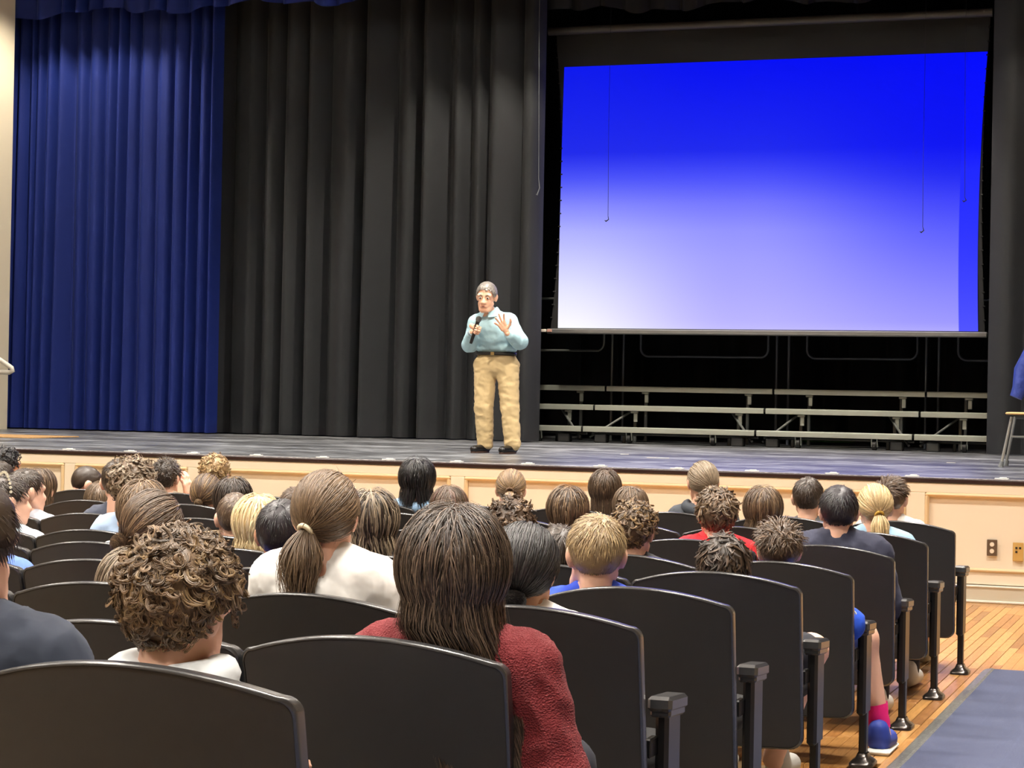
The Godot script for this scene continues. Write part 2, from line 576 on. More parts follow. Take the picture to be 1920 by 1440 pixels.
# ---- cloth hangings
# folds: widths chosen at random between wmin and wmax; each fold bulges forward and meets the next in a deep crease
func fold_sheet(x0: float, x1: float, z: float, ytop: float, ybot: float, wmin: float, wmax: float, amp: float, seed_: int, hem := 0.0, step := 0.012, nv := 14, drift := 0.05) -> MB:
	var r := RandomNumberGenerator.new()
	r.seed = seed_
	var cuts := [x0]
	while cuts[-1] < x1:
		cuts.append(cuts[-1] + r.randf_range(wmin, wmax))
	var sc: float = (x1 - x0) / (cuts[-1] - x0)
	var folds := []
	for i in cuts.size() - 1:
		folds.append([r.randf_range(0.55, 1.0), r.randf_range(0.32, 0.68), r.randf_range(-0.35, 0.5), r.randf_range(0.0, 6.0), r.randf_range(0.6, 1.5), r.randf_range(-drift, drift)])
	for i in cuts.size():
		cuts[i] = x0 + (cuts[i] - x0) * sc
	var m := int((x1 - x0) / step)
	var rows := []
	for j in nv + 1:
		var t := float(j) / nv       # 0 top .. 1 bottom
		var row := PackedVector3Array()
		var fi := 0
		for k in m + 1:
			var x := x0 + (x1 - x0) * k / m
			while fi < folds.size() - 1 and x > cuts[fi + 1]:
				fi += 1
			var f: Array = folds[fi]
			var u: float = clampf((x - cuts[fi]) / maxf(1e-4, cuts[fi + 1] - cuts[fi]), 0.0, 1.0)
			var pk: float = f[1]
			var s: float = u / pk * 0.5 if u < pk else 0.5 + (u - pk) / (1.0 - pk) * 0.5
			var bul := pow(sin(PI * s), f[4])
			var second: float = f[2] * sin(TAU * u + f[3] * 0.3) * sin(PI * u)
			var zz: float = z + amp * f[0] * (bul + 0.35 * second) * (0.75 + 0.35 * t)
			var dx: float = f[5] * (t - 0.3) * sin(PI * u)
			var yy := lerpf(ytop, ybot, t)
			if j == nv:
				yy += hem * sin(x * 3.1 + seed_) + hem * 0.6 * sin(x * 9.7) - hem * bul
			row.append(Vector3(x + dx, yy, zz))
		rows.append(row)
	var mb := MB.new()
	mb.skin(rows, false, false)
	return mb
func drapes() -> void:
	var blue := mat("navy velour", Color(0.02, 0.1, 0.36), 0.7, {"bump": "weave", "depth": 0.04, "scale": 6.0, "sheen": 0.12, "spec": 0.35})
	var black := mat("black velour", Color(0.085, 0.094, 0.112), 0.85, {"bump": "weave", "depth": 0.04, "scale": 6.0, "sheen": 0.1})
	var c := obj("stage_curtain", fold_sheet(-14.6, -11.45, -21.76, 7.0, STAGE_Y + 0.015, 0.1, 0.26, 0.2, 11), blue)
	tag(c, "tall royal blue velour stage curtain hanging in tight folds", "curtain")
	c = obj("stage_valance", fold_sheet(-14.2, 3.6, -21.5, 7.2, 5.9, 0.16, 0.42, 0.2, 29, 0.04, 0.014, 6), blue)
	tag(c, "short blue velour valance across the top of the stage opening", "curtain")
	c = obj("stage_curtain", fold_sheet(-12.6, -7.58, -22.22, 7.4, STAGE_Y + 0.012, 0.16, 0.5, 0.3, 31), black)
	tag(c, "wide black velour curtain hanging behind the standing speaker", "curtain")
	c = obj("stage_curtain", fold_sheet(-2.56, 1.2, -22.1, 7.4, STAGE_Y + 0.012, 0.16, 0.42, 0.2, 37), black)
	tag(c, "black velour curtain hanging at the side of the risers behind the desk", "curtain")
	c = obj("stage_curtain", fold_sheet(-13.0, 3.0, -26.5, 8.6, STAGE_Y + 0.012, 0.3, 0.6, 0.2, 41, 0.0, 0.03), black)
	tag(c, "black backdrop curtain behind the choir risers and screen", "curtain")
	c = obj("stage_border", fold_sheet(-13.6, 3.2, -22.56, 8.6, 5.86, 0.2, 0.5, 0.16, 43, 0.04, 0.02, 5), black)
	tag(c, "black border curtain hanging above the projection screen", "curtain")

# ---- projection screen
func screen() -> void:
	var z := -22.75
	var c := {}
	for k in [["hl", 1030, 65], ["hr", 1862, 18], ["bl", 1027, 620], ["br", 1850, 626], ["tl", 1058, 131], ["tr", 1852, 91], ["vr", 1834, 618], ["vl", 1046, 615]]:
		c[k[0]] = on_z(k[1], k[2], z)
	var s := thing("projection_screen", "large tab tensioned projection screen glowing from deep blue to white", "screen", Vector3(c.bl.x, c.bl.y, z))
	var o := Vector3(c.bl.x, c.bl.y, z)
	var blackm := mat("screen black masking", Color(0.03, 0.03, 0.035), 0.8)
	var ytop: float = c.tl.y * 0.5 + c.tr.y * 0.5
	var yb: float = c.vl.y
	var xl: float = c.tl.x
	var xr: float = c.tr.x
	# black drop with slightly waisted sides
	var rows := []
	for j in 25:
		var t := float(j) / 24.0
		var y := lerpf(c.hl.y * 0.5 + c.hr.y * 0.5, c.bl.y, t)
		var waist := 0.1 * sin(PI * t)
		var row := PackedVector3Array()
		for k in 9:
			row.append(Vector3(lerpf(c.bl.x + 0.03 + waist, c.br.x - 0.02 - waist * 0.6, k / 8.0), y, z - 0.012) - o)
		rows.append(row)
	var drop := MB.new()
	drop.skin(rows, false, false)
	obj("masking", drop, blackm, s)
	# the lit picture
	var pic := MB.new()
	var rr := []
	for j in 17:
		var t := float(j) / 16.0
		var row := PackedVector3Array()
		for k in 17:
			var u := k / 16.0
			var a: float = lerpf(xl, c.vl.x, t) - 0.03 * t * (1.0 - t)
			var b: float = lerpf(xr, c.vr.x, t) - 0.16 * t * (1.0 - t)
			row.append(Vector3(lerpf(a, b, u), lerpf(ytop, yb, t), z) - o)
		rr.append(row)
	pic.skin(rr, false, false)
	var pm := StandardMaterial3D.new()
	pm.resource_name = "projected screen picture"
	pm.albedo_color = Color(0.02, 0.02, 0.02)
	pm.roughness = 0.9
	pm.specular_mode = BaseMaterial3D.SPECULAR_DISABLED
	pm.emission_enabled = true
	pm.emission = Color.BLACK
	pm.emission_texture = picture()
	pm.texture_repeat = false
	pm.emission_energy_multiplier = 1.0
	obj("picture", pic, pm, s)
	var grey := mat("screen aluminium", Color(0.5, 0.5, 0.5), 0.35, {"metal": 0.6})
	obj("bottom_bar", boxes([[Vector3((c.br.x - c.bl.x) * 0.5, -0.005, 0), Vector3(c.br.x - c.bl.x + 0.02, 0.06, 0.05)]], 0.012), grey, s)
	obj("end_cap", boxes([[Vector3(-0.05, 0.0, 0.0), Vector3(0.06, 0.035, 0.04)]], 0.006), mat("white plastic cap", Color(0.85, 0.82, 0.78), 0.4), s)
	obj("label_tab", boxes([[Vector3(0.03, 0.0, 0.028), Vector3(0.06, 0.032, 0.01)]], 0.003), mat("pinkish tab", Color(0.72, 0.55, 0.5), 0.5), s)
	var hm := MB.new()
	var hy: float = c.hl.y * 0.5 + c.hr.y * 0.5 - o.y
	hm.tube(PackedVector3Array([Vector3(c.hl.x - o.x, hy, 0.02), Vector3(c.hr.x - o.x, hy, 0.02)]), PackedFloat32Array([0.05, 0.05]), 16)
	obj("roller_case", hm, mat("case grey", Color(0.24, 0.23, 0.22), 0.45), s)
	for k in 22:
		var t := (k + 1.0) / 23.0
		for sd in [0, 1]:
			var a: float = lerpf(c.bl.x + 0.03, c.br.x - 0.02, sd)
			var w := 0.1 * sin(PI * t) * (1.0 if sd == 0 else -0.6)
			obj("tab_clip", boxes([[Vector3(a + w - o.x, lerpf(hy, 0, t), 0.0), Vector3(0.03, 0.016, 0.012)]], 0.003), blackm, s)
	var l := AreaLight3D.new()
	l.name = "screen_light"
	l.area_size = Vector2(xr - xl, ytop - yb)
	l.light_color = Color(0.42, 0.42, 1.0)
	l.light_energy = 2.4
	l.area_range = 40.0
	var mid := Vector3((xl + xr) * 0.5, (ytop + yb) * 0.5, z + 0.06)
	aim(l, mid, mid + Vector3(0, 0, 5))
	# loose cords hanging in front of it
	var dark := mat("dark cord", Color(0.04, 0.04, 0.09), 0.7)
	var pale := mat("pale cord", Color(0.4, 0.42, 0.42), 0.6)
	var i := 0
	for q in [[1141, 262, 405, 1136, 415, "left side of the screen picture"], [1731, 300, 425, 1727, 436, "right half of the screen picture"], [1810, 95, 370, 1807, 378, "right edge of the screen picture"], [1011, 45, 335, 1007, 366, "gap between black curtain and screen"]]:
		var zz := z + 0.12 if i < 3 else -21.7
		var a := on_z(q[0], q[1], zz)
		var b := on_z(q[0] - 1.0, q[2], zz)
		var e := on_z(q[3], q[4], zz)
		var top := Vector3(a.x, 6.6, zz)
		var mb := MB.new()
		var md := b.lerp(e, 0.5) + Vector3(0.02, -0.01, 0)
		mb.tube(PackedVector3Array([top, a, b, md, e, e + Vector3(-0.012, 0.012, 0)]), PackedFloat32Array([0.002, 0.002, 0.003, 0.006, 0.008, 0.005]), 6)
		var w := obj("hanging_cord", mb, dark if i < 3 else pale)
		tag(w, "thin " + ("dark" if i < 3 else "pale") + " cord with a hooked end hanging at the " + q[5], "cord")
		i += 1

func picture() -> Texture2D:
	# colour stops down the picture at its left side, middle and right side
	var ys := [0.0, 0.33, 0.43, 0.53, 0.63, 0.74, 0.85, 0.97, 1.0]
	var L := [[14, 26, 238], [34, 44, 236], [78, 86, 250], [134, 138, 255], [176, 178, 255], [204, 205, 255], [230, 230, 255], [252, 250, 255], [255, 255, 255]]
	var M := [[6, 16, 246], [32, 42, 240], [74, 80, 252], [118, 120, 255], [148, 148, 255], [163, 161, 255], [174, 170, 255], [188, 182, 255], [196, 190, 255]]
	var R := [[4, 12, 250], [14, 22, 246], [34, 42, 244], [66, 70, 252], [92, 95, 255], [116, 116, 255], [138, 136, 255], [160, 155, 255], [176, 170, 255]]
	var im := Image.create(512, 384, false, Image.FORMAT_RGB8)
	for y in 384:
		var v := y / 383.0
		var k := 0
		while k < ys.size() - 2 and v > ys[k + 1]:
			k += 1
		var t: float = clampf((v - ys[k]) / (ys[k + 1] - ys[k]), 0, 1)
		var row := []
		for S in [L, M, R]:
			row.append(Vector3(S[k][0], S[k][1], S[k][2]).lerp(Vector3(S[k + 1][0], S[k + 1][1], S[k + 1][2]), t))
		for x in 512:
			var u := x / 511.0
			var q: Vector3
			if u < 0.45:
				q = row[0].lerp(row[1], smoothstep(0.0, 0.45, u))
			else:
				q = row[1].lerp(row[2], smoothstep(0.45, 0.97, u))
			if u > 0.957:      # the double edge of the picture
				q = Vector3(minf(q.x, 20.0 + 62.0 * v * v), minf(q.y, 30.0 + 55.0 * v * v), 255)
			im.set_pixel(x, y, Color(q.x / 255.0, q.y / 255.0, q.z / 255.0))
	return ImageTexture.create_from_image(im)

# ---- choir risers
func risers() -> void:
	var alu := mat("riser aluminium", Color(0.68, 0.7, 0.66), 0.38, {"metal": 0.55})
	var steel := mat("riser steel", Color(0.42, 0.43, 0.42), 0.45, {"metal": 0.4})
	var top := mat("riser black carpet", Color(0.035, 0.035, 0.04), 0.95, {"bump": "weave", "depth": 0.1, "scale": 5.0})
	var rub := mat("black rubber", Color(0.03, 0.03, 0.03), 0.6)
	var rail := mat("rail dark steel", Color(0.34, 0.36, 0.4), 0.45, {"metal": 0.4})
	var zf := [-22.55, -23.0, -23.45]
	var yt := [on_z(1500, 810, zf[0]).y, on_z(1500, 768, zf[1]).y, on_z(1500, 731, zf[2]).y]
	var xj := [on_z(1091, 804, zf[0]).x, on_z(1416, 808, zf[0]).x, on_z(1712, 812, zf[0]).x]
	var ends := [xj[0] - 2.2, xj[0], xj[1], xj[2], xj[2] + 2.0]
	var what := ["beside the black curtain edge", "behind the speaker's side of the screen", "under the middle of the screen", "by the right black curtain"]
	for u in 4:
		var a: float = ends[u] + 0.012
		var b: float = ends[u + 1] - 0.012
		var t := thing("choir_riser", "three step choir riser with aluminium edges " + what[u], "riser", Vector3(a, STAGE_Y, zf[0]))
		var o := Vector3(a, STAGE_Y, zf[0])
		var L := b - a
		for k in 3:
			var y: float = yt[k] - STAGE_Y
			var zc: float = zf[k] - zf[0] - 0.22
			var tr := obj("tread", boxes([[Vector3(L * 0.5, y - 0.022, zc), Vector3(L - 0.01, 0.04, 0.42)]], 0.004), top, t)
			obj("edge_strip", boxes([[Vector3(L * 0.5, y - 0.03, zc + 0.215), Vector3(L, 0.055, 0.016)], [Vector3(L * 0.5, y + 0.002, zc + 0.2), Vector3(L, 0.008, 0.04)]], 0.003), alu, tr)
			for x in [L * 0.2, L * 0.82]:
				obj("leg", boxes([[Vector3(x, (y - 0.05) * 0.5, zc - 0.1), Vector3(0.035, y - 0.05, 0.035)]], 0.004), steel, t)
			if k > 0:
				for x in [L * 0.24, L * 0.86]:
					var pl := MB.new()
					pl.box(Vector3(x, y - 0.12, zc + 0.16), Vector3(0.045, 0.13, 0.03), 0.004)
					pl.box(Vector3(x - 0.01, y - 0.07, zc + 0.18), Vector3(0.09, 0.03, 0.03), 0.008)
					obj("hinge_bracket", pl, alu, t)
		for x in [L * 0.1, L * 0.9]:
			obj("foot_block", boxes([[Vector3(x, 0.05, -0.08), Vector3(0.14, 0.1, 0.12)]], 0.01), rub, t)
		for x in [L * 0.27, L * 0.76]:
			var wh := MB.new()
			wh.tube(PackedVector3Array([Vector3(x - 0.02, 0.055, -0.06), Vector3(x + 0.02, 0.055, -0.06)]), PackedFloat32Array([0.055, 0.055]), 18)
			var ca := obj("caster", wh, rub, t)
			for sx in [-0.03, 0.03]:
				var fk := MB.new()
				fk.box(Vector3(x + sx, 0.085, -0.05), Vector3(0.012, 0.1, 0.04), 0.004, Basis(Vector3.RIGHT, 0.3))
				obj("fork_plate", fk, alu, ca)
		obj("frame_bar", bar(Vector3(0.02, 0.1, -0.3), Vector3(L - 0.02, 0.1, -0.3), 0.016), steel, t)
		obj("frame_bar", bar(Vector3(0.05, 0.06, -0.12), Vector3(L * 0.2, yt[1] - STAGE_Y - 0.06, -0.62), 0.014), steel, t)
		obj("frame_bar", bar(Vector3(L - 0.05, 0.06, -0.12), Vector3(L * 0.8, yt[1] - STAGE_Y - 0.06, -0.62), 0.014), steel, t)
		# guard rail behind the top step: a hoop with a middle bar
		var zr := -1.38
		var ry: float = on_z(1500, 672 if u > 0 else 663, zf[0] + zr).y - STAGE_Y
		var hoop := PackedVector3Array()
		hoop.append(Vector3(0.06, 0.0, zr))
		hoop.append(Vector3(0.06, 1.62, zr))
		for k in 6:
			var w := PI * 0.5 * (k + 1) / 6.0
			hoop.append(Vector3(0.06 + 0.1 * (1 - cos(w)), 1.62 + 0.1 * sin(w), zr))
		for k in 6:
			var w := PI * 0.5 * (k + 1) / 6.0
			hoop.append(Vector3(L - 0.16 + 0.1 * sin(w), 1.62 + 0.1 * cos(w), zr))
		hoop.append(Vector3(L - 0.06, 0.0, zr))
		var hm := MB.new()
		hm.tube(hoop, PackedFloat32Array([0.016]), 8)
		obj("guard_rail", hm, rail if u > 0 else steel, t)
		var low := PackedVector3Array()
		low.append(Vector3(0.28, 1.72, zr + 0.02))
		low.append(Vector3(0.28, ry + 0.1, zr + 0.02))
		for k in 5:
			var w := PI * 0.5 * (k + 1) / 5.0
			low.append(Vector3(0.28 + 0.1 * (1 - cos(w)), ry + 0.1 - 0.1 * sin(w), zr + 0.02))
		for k in 5:
			var w := PI * 0.5 * (k + 1) / 5.0
			low.append(Vector3(L - 0.26 + 0.1 * sin(w), ry + 0.1 - 0.1 * cos(w), zr + 0.02))
		low.append(Vector3(L - 0.16, 1.72, zr + 0.02))
		var lm := MB.new()
		lm.tube(low, PackedFloat32Array([0.015]), 8)
		obj("middle_rail", lm, rail if u > 0 else steel, t)

# ---- student desk with a jacket on the chair beside the curtain
func desk() -> void:
	var f := on_y(1877, 876, STAGE_Y)
	var t := thing("student_desk", "school desk with tan top and splayed steel legs by the black curtain", "desk", f)
	var top := MB.new()
	var h := on_z(1886, 775, f.z).y - STAGE_Y
	top.box(Vector3(0.34, h, -0.2), Vector3(0.62, 0.022, 0.46), 0.009)
	obj("desktop", top, mat("desk laminate", Color(0.83, 0.66, 0.42), 0.35), t)
	obj("underframe", boxes([[Vector3(0.34, h - 0.03, -0.2), Vector3(0.46, 0.035, 0.34)]], 0.006), mat("desk frame grey", Color(0.3, 0.31, 0.33), 0.4, {"metal": 0.5}), t)
	var chrome := mat("brushed steel leg", Color(0.72, 0.73, 0.72), 0.3, {"metal": 0.7})
	for q in [[0.0, 0.0, 0.075, -0.06], [0.68, 0.0, 0.6, -0.06], [0.0, -0.4, 0.075, -0.34], [0.68, -0.4, 0.6, -0.34]]:
		var lg := obj("leg", bar(Vector3(q[0], 0.02, q[1]), Vector3(q[2], h - 0.03, q[3]), 0.013, 12), chrome, t)
		var ft := MB.new()
		ft.tube(PackedVector3Array([Vector3(q[0] - 0.003, 0.0, q[1]), Vector3(q[0], 0.02, q[1]), Vector3(q[0] + 0.008, 0.05, q[1])]), PackedFloat32Array([0.024, 0.022, 0.016]), 14)
		obj("foot_cap", ft, mat("grey plastic foot", Color(0.5, 0.52, 0.53), 0.5), lg)
	obj("cross_bar", bar(Vector3(0.05, 0.26, -0.3), Vector3(0.64, 0.26, -0.3), 0.01), chrome, t)
	# chair behind the desk
	var cpos := f + Vector3(0.44, 0, -0.62)
	var ch := thing("school_chair", "dark school chair behind the tan desk under a blue jacket", "chair", cpos)
	var dk := mat("chair plastic navy", Color(0.06, 0.08, 0.14), 0.5)
	obj("seat", boxes([[Vector3(0, 0.45, 0.0), Vector3(0.42, 0.025, 0.4)]], 0.01), dk, ch)
	obj("backrest", boxes([[Vector3(0, 0.74, 0.2), Vector3(0.42, 0.3, 0.025)]], 0.012), dk, ch)
	for q in [[-0.19, 0.2], [0.19, 0.2], [-0.19, -0.18], [0.19, -0.18]]:
		obj("leg", bar(Vector3(q[0] * 1.1, 0.0, q[1] * 1.15), Vector3(q[0], 0.62 if q[1] > 0 else 0.45, q[1]), 0.012, 10), chrome, ch)
	# jacket: a draped shell over the backrest, sleeves hanging
	var ja := thing("jacket", "bright blue jacket with a yellow emblem draped over the school chair", "jacket", cpos)
	var rows := []
	for j in 13:
		var s := j / 12.0
		var row := PackedVector3Array()
		for k in 33:
			var w := TAU * k / 32.0
			var wid := lerpf(0.2, 0.3, smoothstep(0.0, 0.35, s)) * (1.0 - 0.1 * s)
			var dep := lerpf(0.05, 0.1, s)
			var fold := 1.0 + 0.06 * sin(w * 5.0 + s * 3.0) * s
			row.append(Vector3(cos(w) * wid * fold, lerpf(1.08, 0.22, s) + 0.02 * sin(w * 3.0) * s, 0.2 + sin(w) * dep * fold))
		rows.append(row)
	var jm := MB.new()
	jm.skin(rows, true)
	var jb := mat("blue jacket cloth", Color(0.07, 0.17, 0.5), 0.6, {"bump": "cloth", "depth": 0.8, "scale": 2.5})
	obj("shell", jm, jb, ja)
	var cl := MB.new()
	cl.tube(PackedVector3Array([Vector3(-0.2, 1.07, 0.2), Vector3(-0.1, 1.11, 0.22), Vector3(0.1, 1.11, 0.22), Vector3(0.2, 1.07, 0.2)]), PackedFloat32Array([0.05, 0.055, 0.055, 0.05]), 12)
	obj("collar", cl, jb, ja)
	var sl := MB.new()
	sl.tube(PackedVector3Array([Vector3(-0.24, 1.0, 0.22), Vector3(-0.31, 0.84, 0.26), Vector3(-0.33, 0.68, 0.27), Vector3(-0.36, 0.6, 0.28)]), PackedFloat32Array([0.07, 0.075, 0.065, 0.055]), 14)
	obj("sleeve", sl, jb, ja)
	var em := MB.new()
	em.box(Vector3(-0.02, 0.86, 0.325), Vector3(0.14, 0.11, 0.01), 0.004, Basis(Vector3.BACK, 0.5))
	obj("emblem", em, mat("yellow emblem", Color(0.88, 0.68, 0.16), 0.5), ja)

# ---- audience seats
func seat_outline(e: float) -> PackedVector2Array:
	# half outline mirrored; e shrinks it
	var hb := 0.285 - e
	var ht := 0.299 - e
	var y0 := 0.2 + e
	var yc := 0.775 - e
	var half := PackedVector2Array()
	half.append(Vector2(0.0, y0))
	half.append(Vector2(hb * 0.5, y0))
	for k in 6:
		var w := PI * 0.5 * k / 5.0
		half.append(Vector2(hb - 0.045 + 0.045 * sin(w), y0 + 0.045 - 0.045 * cos(w)))
	for k in 4:
		half.append(Vector2(lerpf(hb, ht, (k + 1) / 5.0), lerpf(y0 + 0.045, yc - 0.03, (k + 1) / 5.0)))
	for k in 6:
		var w := PI * 0.5 * k / 5.0
		half.append(Vector2(ht - 0.028 + 0.028 * cos(w), yc - 0.028 + 0.028 * sin(w)))
	for k in 8:
		var x := (ht - 0.028) * (1.0 - (k + 1) / 9.0)
		half.append(Vector2(x, yc + 0.042 * (1.0 - pow(x / (ht - 0.028), 2.0))))
	var out := half.duplicate()
	out.append(Vector2(0.0, yc + 0.042))
	for i in range(half.size() - 1, 0, -1):
		out.append(Vector2(-half[i].x, half[i].y))
	return out
func seat_bend(x: float, y: float) -> float:
	return 0.055 + (y - 0.2) / 0.62 * 0.17 - 0.03 * pow(x / 0.28, 2.0) + 0.02
func shell_mesh(e0: float, zback: float, zfront: float, r: float) -> MB:
	var mid := Vector2(0, 0.5)
	var rows := []
	for s in [0.02, 0.35, 0.7]:
		var row := PackedVector3Array()
		for p in seat_outline(e0 + r):
			var q := mid.lerp(p, s)
			row.append(Vector3(q.x, q.y, seat_bend(q.x, q.y) + zback))
		rows.append(row)
	for k in 9:
		var w := PI * k / 8.0
		var row := PackedVector3Array()
		var e := e0 + r * (1.0 - sin(w))
		for p in seat_outline(e):
			row.append(Vector3(p.x, p.y, seat_bend(p.x, p.y) + lerpf(zfront, zback, 0.5 + 0.5 * cos(w))))
		rows.append(row)
	for s in [0.7, 0.35, 0.02]:
		var row := PackedVector3Array()
		for p in seat_outline(e0 + r):
			var q := mid.lerp(p, s)
			row.append(Vector3(q.x, q.y, seat_bend(q.x, q.y) + zfront))
		rows.append(row)
	var mb := MB.new()
	mb.skin(rows, true)
	return mb
func seats() -> void:
	var shell_m := mat("seat pebbled plastic", Color(0.19, 0.19, 0.195), 0.55, {"bump": "grain", "depth": 0.012, "scale": 14.0, "spec": 0.35})
	var pad_m := mat("seat upholstery black", Color(0.05, 0.05, 0.055), 0.9, {"bump": "weave", "depth": 0.05, "scale": 8.0})
	var arm_m := mat("seat smooth plastic", Color(0.19, 0.19, 0.195), 0.27, {"spec": 0.85})
	var iron := mat("seat standard black", Color(0.035, 0.035, 0.038), 0.35)
	var foot_m := mat("seat foot dark chrome", Color(0.3, 0.28, 0.27), 0.22, {"metal": 0.8})
	var shell := shell_mesh(0.0, 0.017, -0.017, 0.006).mesh()
	var pad := shell_mesh(0.03, -0.017, -0.055, 0.018).mesh()
	var rim := MB.new()
	var rw := []
	for q in [[0.004, 0.0182], [-0.001, 0.0165], [-0.0022, 0.011], [-0.0022, -0.011], [-0.001, -0.0165], [0.004, -0.0182]]:
		var row := PackedVector3Array()
		for p in seat_outline(q[0]):
			row.append(Vector3(p.x, p.y, seat_bend(p.x, p.y) + q[1]))
		rw.append(row)
	rim.skin(rw, true)
	var rim_mesh := rim.mesh()
	var rim_m := arm_m        # one plastic colour: pebbled on the panel, smooth on its edge and the armrests
	var pan := MB.new()
	var pr := []
	for k in 9:
		var w := PI * k / 8.0
		var row := PackedVector3Array()
		var e := 0.03 * (1.0 - sin(w))
		for q in 40:
			var a := TAU * q / 40.0
			var sx := signf(cos(a)) * pow(absf(cos(a)), 0.35)
			var sz := signf(sin(a)) * pow(absf(sin(a)), 0.35)
			row.append(Vector3(sx * (0.25 - e), 0.385 - 0.045 * cos(w) + 0.0, -0.2 + sz * (0.22 - e)))
		if k == 0 or k == 8:
			var c := PackedVector3Array()
			for q in 40:
				c.append(Vector3(0, row[0].y, -0.2))
			if k == 0:
				pr.append(c); pr.append(row)
			else:
				pr.append(row); pr.append(c)
		else:
			pr.append(row)
	pan.skin(pr, true)
	var pan_mesh := pan.mesh()
	var hx := SEAT_PITCH * 0.5
	var arm := MB.new()
	# armrest: tapered cap with rounded rear
	arm.box(Vector3(hx, 0.555, -0.055), Vector3(0.066, 0.04, 0.17), 0.009, Basis(Vector3.RIGHT, -0.06))
	arm.box(Vector3(hx, 0.535, -0.055), Vector3(0.056, 0.03, 0.15), 0.006, Basis(Vector3.RIGHT, -0.06))
	var arm_mesh := arm.mesh()
	var dot := MB.new()
	dot.tube(PackedVector3Array([Vector3(hx, 0.575, 0.0), Vector3(hx, 0.5775, 0.0)]), PackedFloat32Array([0.011, 0.009]), 14)
	var dot_mesh := dot.mesh()
	var st := MB.new()
	st.box(Vector3(hx, 0.37, -0.06), Vector3(0.036, 0.33, 0.13), 0.01)
	st.box(Vector3(hx, 0.12, -0.07), Vector3(0.03, 0.22, 0.055), 0.006)
	st.box(Vector3(hx - 0.02, 0.45, 0.03), Vector3(0.02, 0.05, 0.07), 0.004)
	var st_mesh := st.mesh()
	var ft := MB.new()
	var fr := []
	for q in [[0.0, 0.05, 0.075], [0.012, 0.05, 0.075], [0.02, 0.044, 0.066], [0.032, 0.028, 0.045], [0.05, 0.02, 0.036]]:
		var row := PackedVector3Array()
		for k in 20:
			var a := TAU * k / 20.0
			row.append(Vector3(hx + signf(cos(a)) * pow(absf(cos(a)), 0.45) * q[1], q[0], -0.07 + signf(sin(a)) * pow(absf(sin(a)), 0.45) * q[2]))
		fr.append(row)
	ft.skin(fr, true)
	var ft_mesh := ft.mesh()
	for k in 9:
		var z: float = ROW0_Z + k * ROW_PITCH
		for i in 11:
			var c := Vector3(AISLE_X - hx - i * SEAT_PITCH, ROW_FLOOR[k], z)
			var e := cam_basis.inverse() * (c + Vector3(0.35, 0.8, 0.2) - EYE)
			if 960.0 + FOCAL * e.x / -e.z < -40.0:
				break
			var lab := "black auditorium seat, %s from the carpeted aisle in the %s row from the stage" % [NTH[i], ROW_WORD[k]]
			if k == 0:
				lab = "black auditorium seat, %s from the carpeted aisle in the front row" % NTH[i]
			var t := thing("auditorium_seat", lab, "seat", c, "auditorium seats in rows")
			obj("edge_band", rim_mesh, rim_m, obj("back_shell", shell, shell_m, t))
			obj("back_cushion", pad, pad_m, t)
			obj("seat_cushion", pan_mesh, pad_m, t)
			var ar := obj("armrest", arm_mesh, arm_m, t)
			obj("number_disc", dot_mesh, mat("pale number disc", Color(0.72, 0.72, 0.7), 0.35), ar)
			var sd := obj("standard", st_mesh, iron, t)
			obj("foot", ft_mesh, foot_m, sd)

